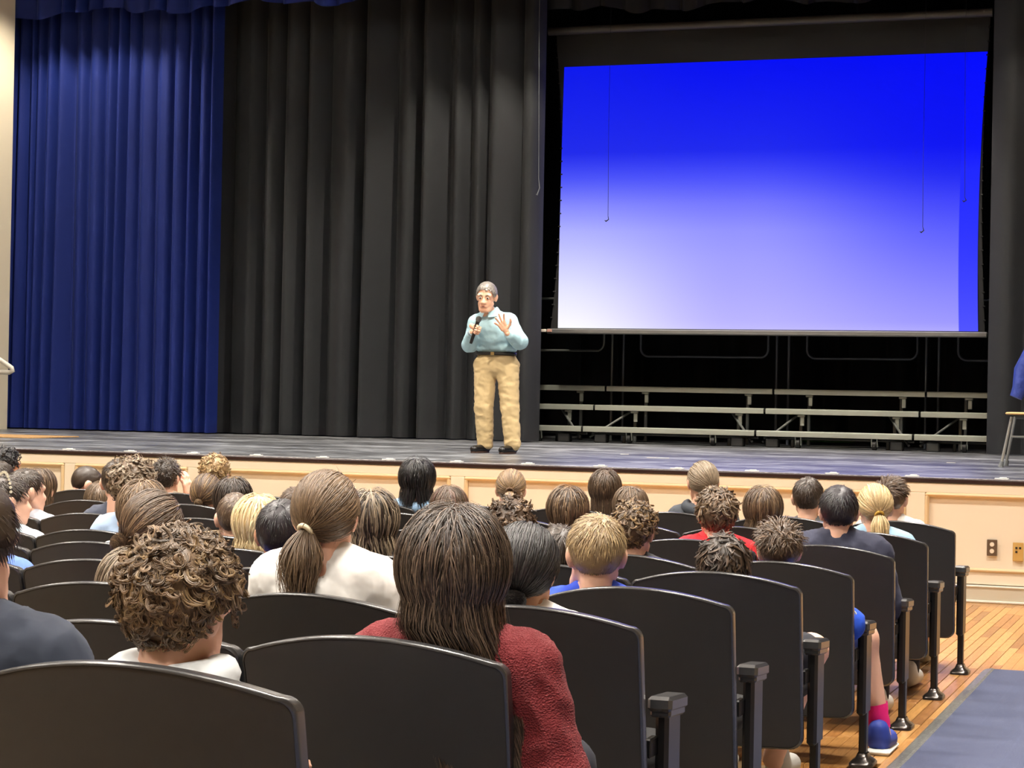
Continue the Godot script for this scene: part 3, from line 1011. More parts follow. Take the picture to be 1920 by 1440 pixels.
# ---- bodies: distance fields of tapered bones, meshed as surface nets
# prim: [0, a, b, ra, rb, squash] bone; [1, centre, radii, basis] ellipsoid; [2, ...] the same, carved out
func sdf(prims: Array, cell: float, k: float, mb: MB) -> void:
	var lo := Vector3(1e9, 1e9, 1e9)
	var hi := -lo
	var bbs := []
	for p in prims:
		var a: Vector3
		var b: Vector3
		if p[0] == 0:
			var e: Vector3 = p[5] * maxf(p[3], p[4])
			a = p[1].min(p[2]) - e
			b = p[1].max(p[2]) + e
		else:
			var m: float = maxf(p[2].x, maxf(p[2].y, p[2].z))
			a = p[1] - Vector3(m, m, m)
			b = p[1] + Vector3(m, m, m)
		bbs.append([a, b])
		if p[0] != 2:
			lo = lo.min(a)
			hi = hi.max(b)
	var pad := k * 0.5 + cell * 2.5
	var pv := Vector3(pad, pad, pad)
	lo -= pv
	hi += pv
	var nx := int((hi.x - lo.x) / cell) + 2
	var ny := int((hi.y - lo.y) / cell) + 2
	var nz := int((hi.z - lo.z) / cell) + 2
	var sy := nx
	var sz := nx * ny
	var f := PackedFloat32Array()
	f.resize(nx * ny * nz)
	f.fill(10.0)
	for pi in prims.size():
		var p: Array = prims[pi]
		var a: Vector3 = (bbs[pi][0] - pv - lo) / cell
		var b: Vector3 = (bbs[pi][1] + pv - lo) / cell
		var x0 := maxi(0, int(a.x)); var x1 := mini(nx - 1, int(b.x) + 1)
		var y0 := maxi(0, int(a.y)); var y1 := mini(ny - 1, int(b.y) + 1)
		var z0 := maxi(0, int(a.z)); var z1 := mini(nz - 1, int(b.z) + 1)
		if p[0] == 0:
			var sq: Vector3 = p[5]
			var pa: Vector3 = p[1]
			var ba: Vector3 = (p[2] - pa) / sq
			var inv: float = 1.0 / maxf(1e-9, ba.length_squared())
			var ra: float = p[3]
			var dr: float = p[4] - ra
			var ds: float = (sq.x + sq.y + sq.z) / 3.0
			for iz in range(z0, z1 + 1):
				for iy in range(y0, y1 + 1):
					var id := iz * sz + iy * sy
					for ix in range(x0, x1 + 1):
						var q := (lo + Vector3(ix, iy, iz) * cell - pa) / sq
						var h := clampf(q.dot(ba) * inv, 0.0, 1.0)
						var d := ((q - ba * h).length() - ra - dr * h) * ds
						var c := f[id + ix]
						var w := k - absf(c - d)
						f[id + ix] = minf(c, d) - (w * w / (4.0 * k) if w > 0.0 else 0.0)
		else:
			var ctr: Vector3 = p[1]
			var rd: Vector3 = p[2]
			var ib: Basis = p[3].inverse()
			var mn := minf(rd.x, minf(rd.y, rd.z))
			var kk := k * (0.5 if p[0] == 2 else 1.0)
			for iz in range(z0, z1 + 1):
				for iy in range(y0, y1 + 1):
					var id := iz * sz + iy * sy
					for ix in range(x0, x1 + 1):
						var q := ib * (lo + Vector3(ix, iy, iz) * cell - ctr)
						var l := (q / rd).length()
						var g := (q / (rd * rd)).length()
						var d := l * (l - 1.0) / maxf(g, 1e-6) if l > 1e-4 else -mn
						var c := f[id + ix]
						if p[0] == 1:
							var w := kk - absf(c - d)
							f[id + ix] = minf(c, d) - (w * w / (4.0 * kk) if w > 0.0 else 0.0)
						else:
							d = -d
							var w := kk - absf(c - d)
							f[id + ix] = maxf(c, d) + (w * w / (4.0 * kk) if w > 0.0 else 0.0)
	var vid := PackedInt32Array()
	vid.resize(f.size())
	vid.fill(-1)
	var act := PackedInt32Array()
	var base := mb.v.size()
	var first := mb.ix.size()
	var lim := cell * 2.2
	var co := [0, 1, sy, sy + 1, sz, sz + 1, sz + sy, sz + sy + 1]
	var ed := [[0, 1], [2, 3], [4, 5], [6, 7], [0, 2], [1, 3], [4, 6], [5, 7], [0, 4], [1, 5], [2, 6], [3, 7]]
	var g8 := PackedFloat32Array()
	g8.resize(8)
	for iz in nz - 1:
		for iy in ny - 1:
			var row := iz * sz + iy * sy
			for ix in nx - 1:
				var i := row + ix
				if absf(f[i]) > lim:
					continue
				var s := 0
				for c in 8:
					g8[c] = f[i + co[c]]
					if g8[c] < 0.0:
						s += 1
				if s == 0 or s == 8:
					continue
				var sum := Vector3.ZERO
				var m := 0
				for e in ed:
					var ga := g8[e[0]]
					var gb := g8[e[1]]
					if (ga < 0.0) != (gb < 0.0):
						var t := ga / (ga - gb)
						var ea: int = e[0]
						var eb: int = e[1]
						sum += Vector3(ea & 1, (ea >> 1) & 1, ea >> 2).lerp(Vector3(eb & 1, (eb >> 1) & 1, eb >> 2), t)
						m += 1
				vid[i] = mb.put(lo + (Vector3(ix, iy, iz) + sum / m) * cell, Vector3.ZERO)
				act.append(i)
	var axs := [1, sy, sz]
	for i in act:
		var neg := f[i] < 0.0
		for a in 3:
			if (f[i + axs[a]] < 0.0) == neg:
				continue
			var u: int = axs[(a + 1) % 3]
			var w: int = axs[(a + 2) % 3]
			if i - u - w < 0:
				continue
			var q0 := vid[i]
			var q1 := vid[i - u]
			var q2 := vid[i - u - w]
			var q3 := vid[i - w]
			if q1 < 0 or q2 < 0 or q3 < 0:
				continue
			if neg:
				mb.ix.append_array([q0, q1, q2, q0, q2, q3])
			else:
				mb.ix.append_array([q0, q2, q1, q0, q3, q2])
	mb.smooth(base, first, true)

# creases in cloth: moves the skin in and out by a stretched noise
func ruffle(mb: MB, amp: float, freq: Vector3, seed_: int) -> void:
	var f := FastNoiseLite.new()
	f.seed = seed_
	f.frequency = 1.0
	f.fractal_octaves = 2
	for i in mb.v.size():
		var p := mb.v[i]
		var q := f.get_noise_3d(p.x * freq.x + p.y * 2.0, p.y * freq.y, p.z * freq.z)
		mb.v[i] = p + mb.n[i] * amp * (1.0 - 2.2 * absf(q))
	mb.smooth(0, 0, true)
const ONE := Vector3(1, 1, 1)
func bone(a: Vector3, b: Vector3, ra: float, rb: float, sq := ONE) -> Array:
	return [0, a, b, ra, rb, sq]
func egg(c: Vector3, r: Vector3, bas := Basis()) -> Array:
	return [1, c, r, bas]

# head: centre between the ears, face towards -z
func head_prims(adult := false) -> Array:
	var j := 1.08 if adult else 1.0
	var p := [egg(Vector3(0, 0.028, 0.012), Vector3(0.074, 0.086, 0.093)), egg(Vector3(0, -0.04, -0.032), Vector3(0.057, 0.07 * j, 0.062)),
		bone(Vector3(-0.022, -0.092 * j, -0.066), Vector3(0.022, -0.092 * j, -0.066), 0.02, 0.02),
		bone(Vector3(0.05, -0.055, -0.01), Vector3(0.03, -0.09 * j, -0.05), 0.018, 0.018), bone(Vector3(-0.05, -0.055, -0.01), Vector3(-0.03, -0.09 * j, -0.05), 0.018, 0.018),
		bone(Vector3(0, 0.0, -0.086), Vector3(0, -0.034, -0.104), 0.008, 0.013),
		bone(Vector3(-0.014, -0.036, -0.092), Vector3(0.014, -0.036, -0.092), 0.008, 0.008),
		bone(Vector3(-0.045, 0.022, -0.07), Vector3(0.045, 0.022, -0.07), 0.016, 0.016),
		bone(Vector3(-0.017, -0.066, -0.088), Vector3(0.017, -0.066, -0.088), 0.008, 0.008),
		[2, Vector3(0.031, 0.003, -0.096), Vector3(0.019, 0.013, 0.016), Basis()], [2, Vector3(-0.031, 0.003, -0.096), Vector3(0.019, 0.013, 0.016), Basis()],
		bone(Vector3(0, -0.05, 0.02), Vector3(0, -0.15, 0.03), 0.048, 0.052)]
	for s in [-1.0, 1.0]:
		p.append(egg(Vector3(0.077 * s, -0.008, 0.012), Vector3(0.008, 0.031, 0.019), Basis(Vector3.UP, 0.45 * s) * Basis(Vector3.RIGHT, -0.15)))
		p.append(egg(Vector3(0.081 * s, 0.006, 0.018), Vector3(0.006, 0.017, 0.014), Basis(Vector3.UP, 0.55 * s)))
	return p

# hand: wrist at the origin, fingers along +y, palm facing -z, thumb on +x
func hand_prims(curl: Array, spread: float, thumb: Vector3) -> Array:
	var p := [bone(Vector3(0, -0.03, 0), Vector3(0, 0.02, 0), 0.024, 0.026, Vector3(1, 1, 0.72)),
		bone(Vector3(-0.02, 0.03, 0), Vector3(-0.026, 0.075, 0), 0.017, 0.013, Vector3(1, 1, 0.8)), bone(Vector3(0.0, 0.03, 0), Vector3(-0.006, 0.082, 0), 0.018, 0.013, Vector3(1, 1, 0.8)), bone(Vector3(0.018, 0.03, 0), Vector3(0.028, 0.08, 0), 0.018, 0.013, Vector3(1, 1, 0.8))]
	var bx := [0.029, 0.01, -0.009, -0.027]
	var by := [0.08, 0.085, 0.082, 0.073]
	var ln := [[0.04, 0.024, 0.02], [0.044, 0.028, 0.021], [0.04, 0.026, 0.02], [0.031, 0.02, 0.018]]
	for i in 4:
		var at := Vector3(bx[i], by[i], 0)
		var out: float = (1.5 - i) * spread
		var bend := 0.0
		for k in 3:
			bend += curl[i] * [0.8, 1.0, 0.7][k]
			var d := Vector3(sin(out) * cos(bend), cos(out) * cos(bend), -sin(bend))
			var e: Vector3 = at + d * ln[i][k]
			p.append(bone(at, e, 0.0088 - 0.0006 * k, 0.0082 - 0.0008 * k))
			at = e
	var t0 := Vector3(0.026, 0.018, -0.004)
	var t1 := t0 + thumb.normalized() * 0.04
	var t2 := t1 + (thumb.normalized() + Vector3(-0.25, 0.35, -0.1)).normalized() * 0.032
	var t3 := t2 + (thumb.normalized() + Vector3(-0.5, 0.6, -0.15)).normalized() * 0.026
	p.append(bone(t0, t1, 0.014, 0.011))
	p.append(bone(t1, t2, 0.0105, 0.0095))
	p.append(bone(t2, t3, 0.0095, 0.008))
	return p
# places a hand so that its fingers run along dir and its palm faces palm
func hand_frame(at: Vector3, dir: Vector3, palm: Vector3, left: bool) -> Transform3D:
	var y := dir.normalized()
	var z := -(palm - y * palm.dot(y)).normalized()
	var x := y.cross(z)
	if left:
		x = -x
	return Transform3D(Basis(x, y, z), at)

# ---- hair, in the frame of the head
const SC := Vector3(0, 0.028, 0.012)
const SR := Vector3(0.079, 0.092, 0.099)
func scalp(d: Vector3, off := 0.0) -> Vector3:
	return SC + d * (SR + Vector3(off, off, off))
func hairline(z: float, low := -0.066) -> float:
	if z < -0.06: return 0.074
	if z < -0.035: return lerpf(0.074, 0.03, (z + 0.06) / 0.025)
	if z < 0.025: return 0.008
	if z < 0.05: return lerpf(0.008, low, (z - 0.025) / 0.025)
	return low
func normal_at(p: Vector3) -> Vector3:
	return ((p - SC) / (SR * SR)).normalized()
func keep_out(p: Vector3, off: float) -> Vector3:
	var r := SR + Vector3(off, off, off)
	var q := (p - SC) / r
	var l := q.length()
	return p if l >= 1.0 else SC + q / l * r
func cap(mb: MB, thick: float, col: Color, low := -0.066, rough_ := 0.002) -> void:
	mb.col = col
	var rows := []
	var nphi := 36
	var nth := 16
	var lim := []
	for k in nphi:
		var ph := TAU * k / nphi
		var th := 0.3
		while th < 2.6:
			var d := Vector3(sin(th) * sin(ph), cos(th), sin(th) * cos(ph))
			var p := scalp(d)
			if p.y < hairline(p.z, low):
				break
			th += 0.04
		lim.append(th)
	for j in nth + 1:
		var row := PackedVector3Array()
		for k in nphi:
			var ph := TAU * k / nphi
			var t := float(j) / nth
			var th: float = lim[k] * minf(1.0, t * 1.06)
			var d := Vector3(sin(th) * sin(ph), cos(th), sin(th) * cos(ph))
			var o := thick * smoothstep(0.0, 0.16, 1.0 - t) + rng.randf_range(-rough_, rough_)
			if j == nth:
				o = -0.012
			row.append(scalp(d, o))
		rows.append(row)
	mb.skin(rows, true)
# one lock: a ridged ribbon tapering to its tip
func lock(mb: MB, pts: PackedVector3Array, w: float, ridge := 0.4) -> void:
	var m := pts.size()
	var b := mb.v.size()
	for i in m:
		var t := (pts[mini(i + 1, m - 1)] - pts[maxi(i - 1, 0)]).normalized()
		var o := normal_at(pts[i])
		o = (o - t * o.dot(t))
		if o.length_squared() < 1e-6:
			o = Vector3(0, 0, 1)
		o = o.normalized()
		var s := t.cross(o)
		var u := float(i) / (m - 1)
		var ww := w * (0.75 + 0.25 * u if u < 0.4 else lerpf(0.85, 0.12, (u - 0.4) / 0.6))
		mb.put(pts[i] - s * ww, (o - s * 0.9).normalized())
		mb.put(pts[i] + o * ww * ridge, o)
		mb.put(pts[i] + s * ww, (o + s * 0.9).normalized())
	for i in m - 1:
		for k in 2:
			var a := b + i * 3 + k
			mb.ix.append_array([a, a + 3, a + 1, a + 1, a + 3, a + 4])
func shade_of(h: Dictionary, r: RandomNumberGenerator) -> Color:
	var c: Color = h.col
	var k := exp(r.randfn(0.0, h.get("vary", 0.24)))
	c = Color(c.r * k, c.g * k, c.b * k)
	if h.has("streak") and r.randf() < h.get("streaks", 0.2):
		c = h.streak * r.randf_range(0.7, 1.2)
	return c
func rand_dir(r: RandomNumberGenerator) -> Vector3:
	return Vector3(r.randfn(), r.randfn(), r.randfn()).normalized()
func root_dir(r: RandomNumberGenerator, low := -0.066) -> Vector3:
	for i in 200:
		var d := rand_dir(r)
		var p := scalp(d)
		if p.y > hairline(p.z, low) + 0.002:
			return d
	return Vector3.UP
func hair(h: Dictionary, seed_: int) -> MB:
	var r := RandomNumberGenerator.new()
	r.seed = seed_
	var mb := MB.new()
	var n := int(h.get("n", 420) * 1.6)
	var w: float = h.get("w", 0.0045) * 0.62
	var low: float = h.get("low", -0.066)
	var base: Color = h.col
	var thick: float = h.get("thick", 0.006)
	cap(mb, thick, base, low)
	match h.style:
		"curly":
			# clumps of strands that coil over the skull
			var whorl := Vector3(0.008, 0.11, 0.05)
			var rc: float = h.get("curl", 0.014)
			for i in n:
				var d := root_dir(r, low)
				var p := scalp(d, thick)
				var nm := normal_at(p)
				var up := smoothstep(-0.03, 0.06, p.y)
				var t := (p - whorl) + rand_dir(r) * 0.05
				t = (t - nm * t.dot(nm)).normalized()
				var sd := nm.cross(t) * (1.0 if r.randf() < 0.5 else -1.0)
				var L: float = lerpf(h.get("side", 0.03), h.get("len", 0.05), up) * r.randf_range(0.8, 1.2)
				var rad := rc * r.randf_range(0.6, 1.25) * lerpf(0.6, 1.0, up)
				var ph := r.randf_range(-0.8, 0.8)
				var turns: float = h.get("turns", 0.9) * r.randf_range(0.7, 1.3)
				var rise: float = h.get("lift", 0.5) * r.randf_range(0.2, 1.0) * lerpf(0.4, 1.0, up)
				var tilt := r.randf_range(-0.6, 0.6)
				var cen := PackedVector3Array()
				for k in 11:
					var u := k / 10.0
					var a := ph + u * turns * TAU
					var q := p + t * (L * u * 0.55) + nm * (rise * L * sin(u * 2.2))
					q += t * (sin(a) - sin(ph)) * rad + (sd + nm * tilt).normalized() * (cos(ph) - cos(a)) * rad
					cen.append(keep_out(q, thick + 0.002))
				var base_c := shade_of(h, r)
				for j in h.get("strands", 6):
					var k2 := r.randf_range(0.75, 1.3)
					mb.col = Color(base_c.r * k2, base_c.g * k2, base_c.b * k2)
					var of := sd * r.randfn(0.0, 0.0032) + nm * r.randfn(0.001, 0.0022) + t * r.randfn(0.0, 0.002)
					var pts := PackedVector3Array()
					for k in 11:
						pts.append(cen[k] + of * (1.0 - 0.75 * k / 10.0))
					lock(mb, pts, w * r.randf_range(0.7, 1.2), 0.5)
		"short":
			# flows out from the crown, lifted and combed
			var whorl: Vector3 = h.get("whorl", Vector3(0.008, 0.1, 0.06))
			var comb: Vector3 = h.get("comb", Vector3.ZERO)
			for i in n:
				var d := root_dir(r, low)
				var p := scalp(d, thick * 0.4)
				mb.col = shade_of(h, r)
				var up := smoothstep(-0.02, 0.07, p.y)
				var L: float = lerpf(h.get("side", 0.014), h.get("len", 0.03), up) * r.randf_range(0.7, 1.25)
				var lift: float = h.get("lift", 0.25) * r.randf_range(0.3, 1.4) * lerpf(0.45, 1.0, up)
				var curl: float = h.get("curl", 0.0)
				var pts := PackedVector3Array()
				var seg: int = h.get("seg", 4)
				var phase := r.randf() * TAU
				var nm := normal_at(p)
				var t: Vector3 = (p - whorl) + comb * 0.2 + rand_dir(r) * h.get("mess", 0.02)
				t = (t - nm * t.dot(nm)).normalized()
				var sd := nm.cross(t)
				var hand := 1.0 if r.randf() < 0.5 else -1.0
				for k in seg + 1:
					var u := float(k) / seg
					var q := p
					if curl > 0.0:
						var a: float = phase + hand * u * h.get("turns", 1.3) * TAU
						q += (t * cos(a) + sd * sin(a)) * curl * minf(1.0, u * 2.0) + nm * (0.004 + lift * L * u * 0.9 + curl * 0.4 * sin(a * 0.7))
						q += t * L * u * 0.6
					else:
						q += t * L * u * (1.0 - lift * 0.3) + nm * (lift * L * sin(u * 2.0)) + Vector3(0, -0.004, 0) * u * u
					pts.append(keep_out(q, thick * 0.5 + 0.001))
				lock(mb, pts, w * r.randf_range(0.7, 1.3))
		"long":
			var part: float = h.get("part", 0.0)
			var L0: float = h.get("len", 0.36)
			var wave: float = h.get("wave", 0.008)
			var seg: int = h.get("seg", 16)
			var back: float = h.get("back", 0.12)
			for i in n:
				var d := root_dir(r)
				var off: float = thick + r.randf() * h.get("vol", 0.014)
				var p := scalp(d, off * (0.5 + 0.5 * r.randf()))
				mb.col = shade_of(h, r)
				var L := L0 * r.randf_range(0.82, 1.08)
				var pts := PackedVector3Array()
				var ph := r.randf() * TAU
				var fr: float = r.randf_range(0.8, 1.4) * h.get("waves", 3.0)
				var side := signf(p.x - part + r.randfn(0.0, 0.008))
				var ds := L / seg
				var fall := r.randf_range(-1.0, 1.0)
				var jx := r.randfn(0.0, 0.12)
				for k in seg + 1:
					pts.append(p)
					var u := float(k) / seg
					var nm := normal_at(p)
					var q := (p - SC) / (SR + Vector3(off, off, off))
					if q.length() < 1.12 and p.y > -0.035:
						var g := Vector3(side * (0.12 + 0.6 * smoothstep(0.05, -0.03, p.z)) * clampf(1.0 - absf(p.x) / 0.09, 0.0, 1.0) + jx, -1.0, 0.5 * smoothstep(0.05, -0.1, p.z))
						g = (g - nm * g.dot(nm)).normalized()
						p += g * ds
						p = SC + (p - SC).normalized() * (p - SC).length()
						var e := (p - SC) / (SR + Vector3(off, off, off))
						p = SC + e / maxf(e.length(), 0.001) * (SR + Vector3(off, off, off)) if e.length() > 0.2 else p
					else:
						var g := Vector3(fall * h.get("fan", 0.05) + signf(p.x) * h.get("flare", 0.0), -1.0, 0.0)
						p += g.normalized() * ds
						p.x += wave * sin(ph + u * TAU * fr) * 0.35
						p.z += wave * cos(ph + u * TAU * fr) * 0.35
						# lie on the shoulders and back
						if p.y < -0.15:
							if p.z > h.get("wall", 0.14):
								p.z = h.get("wall", 0.14)
							var lim := back * smoothstep(-0.13, -0.22, p.y) + 0.012 * r.randf()
							if p.z < lim and absf(p.x) < 0.15:
								p.z = lerpf(p.z, lim, 0.6)
						if h.has("gather") and p.y < -0.1:
							p.x = lerpf(p.x, h.gather + fall * 0.05, 0.09)
				lock(mb, pts, w * r.randf_range(0.6, 1.3))
		"tied":
			# drawn over the skull to a tie, then a tail or a bun
			var td: Vector3 = h.get("tie", Vector3(0, -0.15, 1)).normalized()
			var tp := scalp(td, 0.012)
			for i in n:
				var d := root_dir(r, h.get("low", -0.055))
				mb.col = shade_of(h, r)
				var pts := PackedVector3Array()
				var off: float = thick + r.randf() * h.get("vol", 0.006)
				var jit := r.randfn(0.0, 0.05)
				for k in 9:
					var u := k / 8.0
					var q := d.slerp(td, u) if d.angle_to(td) < 3.0 else td
					q = (q + q.cross(td) * jit * sin(PI * u)).normalized()
					pts.append(scalp(q, off * (1.0 - 0.3 * u) + 0.004 * sin(PI * u)))
				lock(mb, pts, w * r.randf_range(0.6, 1.2), 0.35)
			var nm := normal_at(tp)
			if h.has("bun"):
				var rb: float = h.bun
				var c := tp + nm * rb * 0.75
				var bc := MB.new()
				bc.col = base
				var fine := []
				for j in 9:
					var row := PackedVector3Array()
					for k in 16:
						var th := PI * j / 8.0
						var ph := TAU * k / 16.0
						row.append(c + Vector3(sin(th) * cos(ph), cos(th), sin(th) * sin(ph)) * rb * 0.92)
					fine.append(row)
				bc.skin(fine, true)
				mb.append(bc, Transform3D())
				for i in int(n * 0.4):
					mb.col = shade_of(h, r)
					var ax := (nm + rand_dir(r) * 0.55).normalized()
					var s := ax.cross(Vector3.UP if absf(ax.y) < 0.8 else Vector3.RIGHT).normalized()
					var t := ax.cross(s)
					var a0 := r.randf() * TAU
					var hgt := r.randf_range(-0.75, 0.8)
					var pts := PackedVector3Array()
					for k in 8:
						var a := a0 + k * 0.33
						var rad := sqrt(1.0 - hgt * hgt)
						pts.append(c + (ax * hgt + (s * cos(a) + t * sin(a)) * rad) * rb * r.randf_range(0.98, 1.06))
					lock(mb, pts, w * 0.9)
			else:
				var L0: float = h.get("tail", 0.22)
				var fat: float = h.get("fat", 0.03)
				for i in h.get("tn", 220):
					mb.col = shade_of(h, r)
					var a := r.randf() * TAU
					var rr := sqrt(r.randf())
					var ex := Vector3(cos(a), 0, sin(a)) * rr
					var L := L0 * r.randf_range(0.7, 1.08)
					var seg := 11
					var pts := PackedVector3Array()
					var p := tp + ex * 0.012
					var dir: Vector3 = (nm * h.get("kick", 0.8) + Vector3(0, -0.25, 0)).normalized()
					var ph := r.randf() * TAU
					for k in seg + 1:
						var u := float(k) / seg
						var sp := fat * (sin(PI * minf(u * 1.15, 0.93)) + 0.15)
						pts.append(p + ex * sp + Vector3(sin(ph + u * 9.0), 0, cos(ph + u * 9.0)) * h.get("wave", 0.004) * u + h.get("sway", Vector3.ZERO) * u * u)
						dir = dir.lerp(Vector3(0, -1, 0), 0.32).normalized()
						p += dir * L / seg
						p = keep_out(p, 0.02)
					lock(mb, pts, w * r.randf_range(0.7, 1.3))
	if h.has("stray"):
		for i in h.stray:
			var d := root_dir(r)
			mb.col = shade_of(h, r)
			var p := scalp(d, thick + 0.006)
			var nm := normal_at(p)
			var t := rand_dir(r) + Vector3(0, -0.5, 0)
			t = (t - nm * t.dot(nm)).normalized()
			var pts := PackedVector3Array()
			for k in 5:
				pts.append(p + nm * 0.012 * sin(k * 0.6) + t * 0.012 * k)
			lock(mb, pts, 0.0006)
	return mb

# ---- seated people
var body_cache := {}
var head_soft: MB
var hand_soft: MB
func seated(h: float, pose: String, big: float) -> Dictionary:
	var key := "%s %.2f %.2f" % [pose, h, big]
	if body_cache.has(key):
		return body_cache[key]
	var ny := h - 0.128
	var sy := ny - 0.045
	var sw := 0.128 * big
	var z0 := 0.05
	var torso := [bone(Vector3(-0.06, 0.48, 0.0), Vector3(0.06, 0.48, 0.0), 0.1 * big, 0.1 * big, Vector3(1, 0.85, 0.9)),
		bone(Vector3(0, 0.5, 0.01), Vector3(0, sy - 0.1, z0), 0.115 * big, 0.135 * big, Vector3(1.1, 1, 0.72)),
		bone(Vector3(-sw, sy - 0.012, z0), Vector3(sw, sy - 0.012, z0), 0.052 * big, 0.052 * big, Vector3(1, 1, 1)),
		bone(Vector3(0, ny - 0.005, z0), Vector3(-sw * 0.8, sy, z0), 0.05 * big, 0.05 * big), bone(Vector3(0, ny - 0.005, z0), Vector3(sw * 0.8, sy, z0), 0.05 * big, 0.05 * big)]
	var arms := []
	var fore := []
	var hands := []
	for s in [-1.0, 1.0]:
		var a := Vector3(s * (sw + 0.012), sy - 0.02, z0)
		var e := Vector3(s * (sw + 0.055), sy - 0.24, 0.0)
		var w := Vector3(s * 0.04, 0.55, -0.2)
		if pose == "cheek_l" and s < 0.0 or pose == "cheek_r" and s > 0.0:
			e = Vector3(s * (sw + 0.04), sy - 0.2, -0.16)
			w = Vector3(s * 0.1, h - 0.13, -0.04)
		elif pose == "out_r" and s > 0.0:
			e = Vector3(sw + 0.165, sy - 0.1, 0.05)
			w = Vector3(0.12, 0.62, -0.16)
		elif pose == "wide" and s > 0.0:
			e = Vector3(sw + 0.085, sy - 0.25, 0.06)
			w = Vector3(0.08, 0.57, -0.2)
		var th := 0.047 * big if pose != "wide" else 0.068
		arms.append(bone(a, e, th, th * 0.86))
		fore.append(bone(e, w, th * 0.84, th * 0.62))
		var dir := (w - e).normalized()
		var palm := Vector3(0, -1, 0)
		if w.y > h - 0.2:
			dir = Vector3(-s * 0.1, 1.0, 0.1)
			palm = Vector3(-s, 0, -0.2)
		hands.append([w + dir * 0.01, dir, palm, s < 0.0])
	var legs := []
	for s in [-1.0, 1.0]:
		var kn := Vector3(s * 0.11, 0.46, -0.4)
		var an := Vector3(s * 0.11, 0.09, -0.43)
		if s > 0.0 and (pose == "out_r" or pose == "knee_r"):
			kn = Vector3(0.27, 0.47, -0.36) if pose == "out_r" else Vector3(0.24, 0.5, -0.32)
			an = Vector3(0.34, 0.09, -0.4) if pose == "out_r" else Vector3(0.1, 0.09, -0.34)
		legs.append(bone(Vector3(s * 0.08, 0.475, 0.0), kn, 0.078, 0.06))
		legs.append(bone(kn, an, 0.055, 0.04))
	var shoes := []
	for s in [-1.0, 1.0]:
		var fx: float = 0.34 if s > 0.0 and pose == "out_r" else s * 0.11
		var fz := 0.03 if fx > 0.3 else 0.0
		shoes.append(bone(Vector3(fx, 0.05, -0.4 + fz), Vector3(fx + s * 0.01, 0.04, -0.55 + fz), 0.042, 0.036, Vector3(1, 0.95, 1)))
	var neck := [bone(Vector3(0, ny - 0.05, z0), Vector3(0, h - 0.07, 0.065), 0.052, 0.047)]
	var out := {}
	var mb := MB.new()
	sdf(torso + arms + fore + legs + shoes + neck, 0.018, 0.035, mb)
	for q in hands:
		mb.append(hand_soft, hand_frame(q[0], q[1], q[2], q[3]))
	out.body = mb
	var grow := func(list: Array, g: float) -> Array:
		var o := []
		for b in list:
			o.append([0, b[1], b[2], b[3] + g, b[4] + g, b[5]])
		return o
	var half := []
	for b in arms:
		half.append([0, b[1], b[1].lerp(b[2], 0.95 if pose == "out_r" else 0.72), b[3] + 0.014, b[4] + (0.022 if pose == "out_r" else 0.016), ONE])
	mb = MB.new()
	sdf(grow.call(torso, 0.009) + half, 0.014, 0.03, mb)
	ruffle(mb, 0.006, Vector3(9, 7, 9), 3)
	out.short = mb.mesh()
	mb = MB.new()
	sdf(grow.call(torso, 0.009) + grow.call(arms, 0.013) + grow.call(fore, 0.012), 0.014, 0.035, mb)
	ruffle(mb, 0.007, Vector3(9, 7, 9), 4)
	out.long = mb.mesh()
	mb = MB.new()
	sdf(grow.call(legs, 0.01) + grow.call([torso[0]], 0.012), 0.018, 0.03, mb)
	out.trousers = mb.mesh()
	mb = MB.new()
	sdf([[0, legs[0][1], legs[0][1].lerp(legs[0][2], 0.85), 0.09, 0.075, ONE], [0, legs[2][1], legs[2][1].lerp(legs[2][2], 0.85), 0.09, 0.075, ONE]] + grow.call([torso[0]], 0.012), 0.018, 0.03, mb)
	out.shorts = mb.mesh()
	var sh := []
	for b in grow.call(shoes, 0.008):
		mb = MB.new()
		sdf([b, [0, b[1] + Vector3(0, 0.03, 0.01), b[1] + Vector3(0, 0.05, 0.012), 0.045, 0.043, ONE]], 0.012, 0.02, mb)
		sh.append(mb.mesh())
	out.shoes = sh
	body_cache[key] = out
	return out
func hood_mesh(fat: float) -> MB:
	# a fallen hood: a thick crescent round the back of the neck
	var pts := PackedVector3Array()
	var rad := PackedFloat32Array()
	for k in 15:
		var t := k / 14.0
		var a := lerpf(-2.0, 2.0, t)
		pts.append(Vector3(sin(a) * 0.085, -0.135 - 0.02 * cos(a) + 0.03 * absf(sin(a * 0.5)), 0.02 + cos(a) * 0.058))
		rad.append(fat * (0.45 + 0.55 * sin(PI * t)))
	var mb := MB.new()
	mb.tube(pts, rad, 12, true, 1.25)
	return mb
func skin_mat(key: String) -> StandardMaterial3D:
	var c := {"fair": Color(0.92, 0.73, 0.63), "tan": Color(0.8, 0.6, 0.48), "deep": Color(0.45, 0.3, 0.22)}
	return mat("skin " + key, c[key], 0.5, {"sss": 0.05})
func hair_mat() -> StandardMaterial3D:
	return mat("hair", Color.WHITE, 0.42, {"vc": true, "spec": 0.5})

const BLACK := Color(0.012, 0.011, 0.012)
const DARK := Color(0.034, 0.022, 0.015)
const BROWN := Color(0.085, 0.053, 0.032)
const MID := Color(0.13, 0.085, 0.05)
const LIGHT := Color(0.21, 0.135, 0.075)
const GOLD := Color(0.3, 0.19, 0.085)
const BLOND := Color(0.55, 0.4, 0.2)
const PALE := Color(0.85, 0.68, 0.4)
const ASH := Color(0.26, 0.2, 0.135)

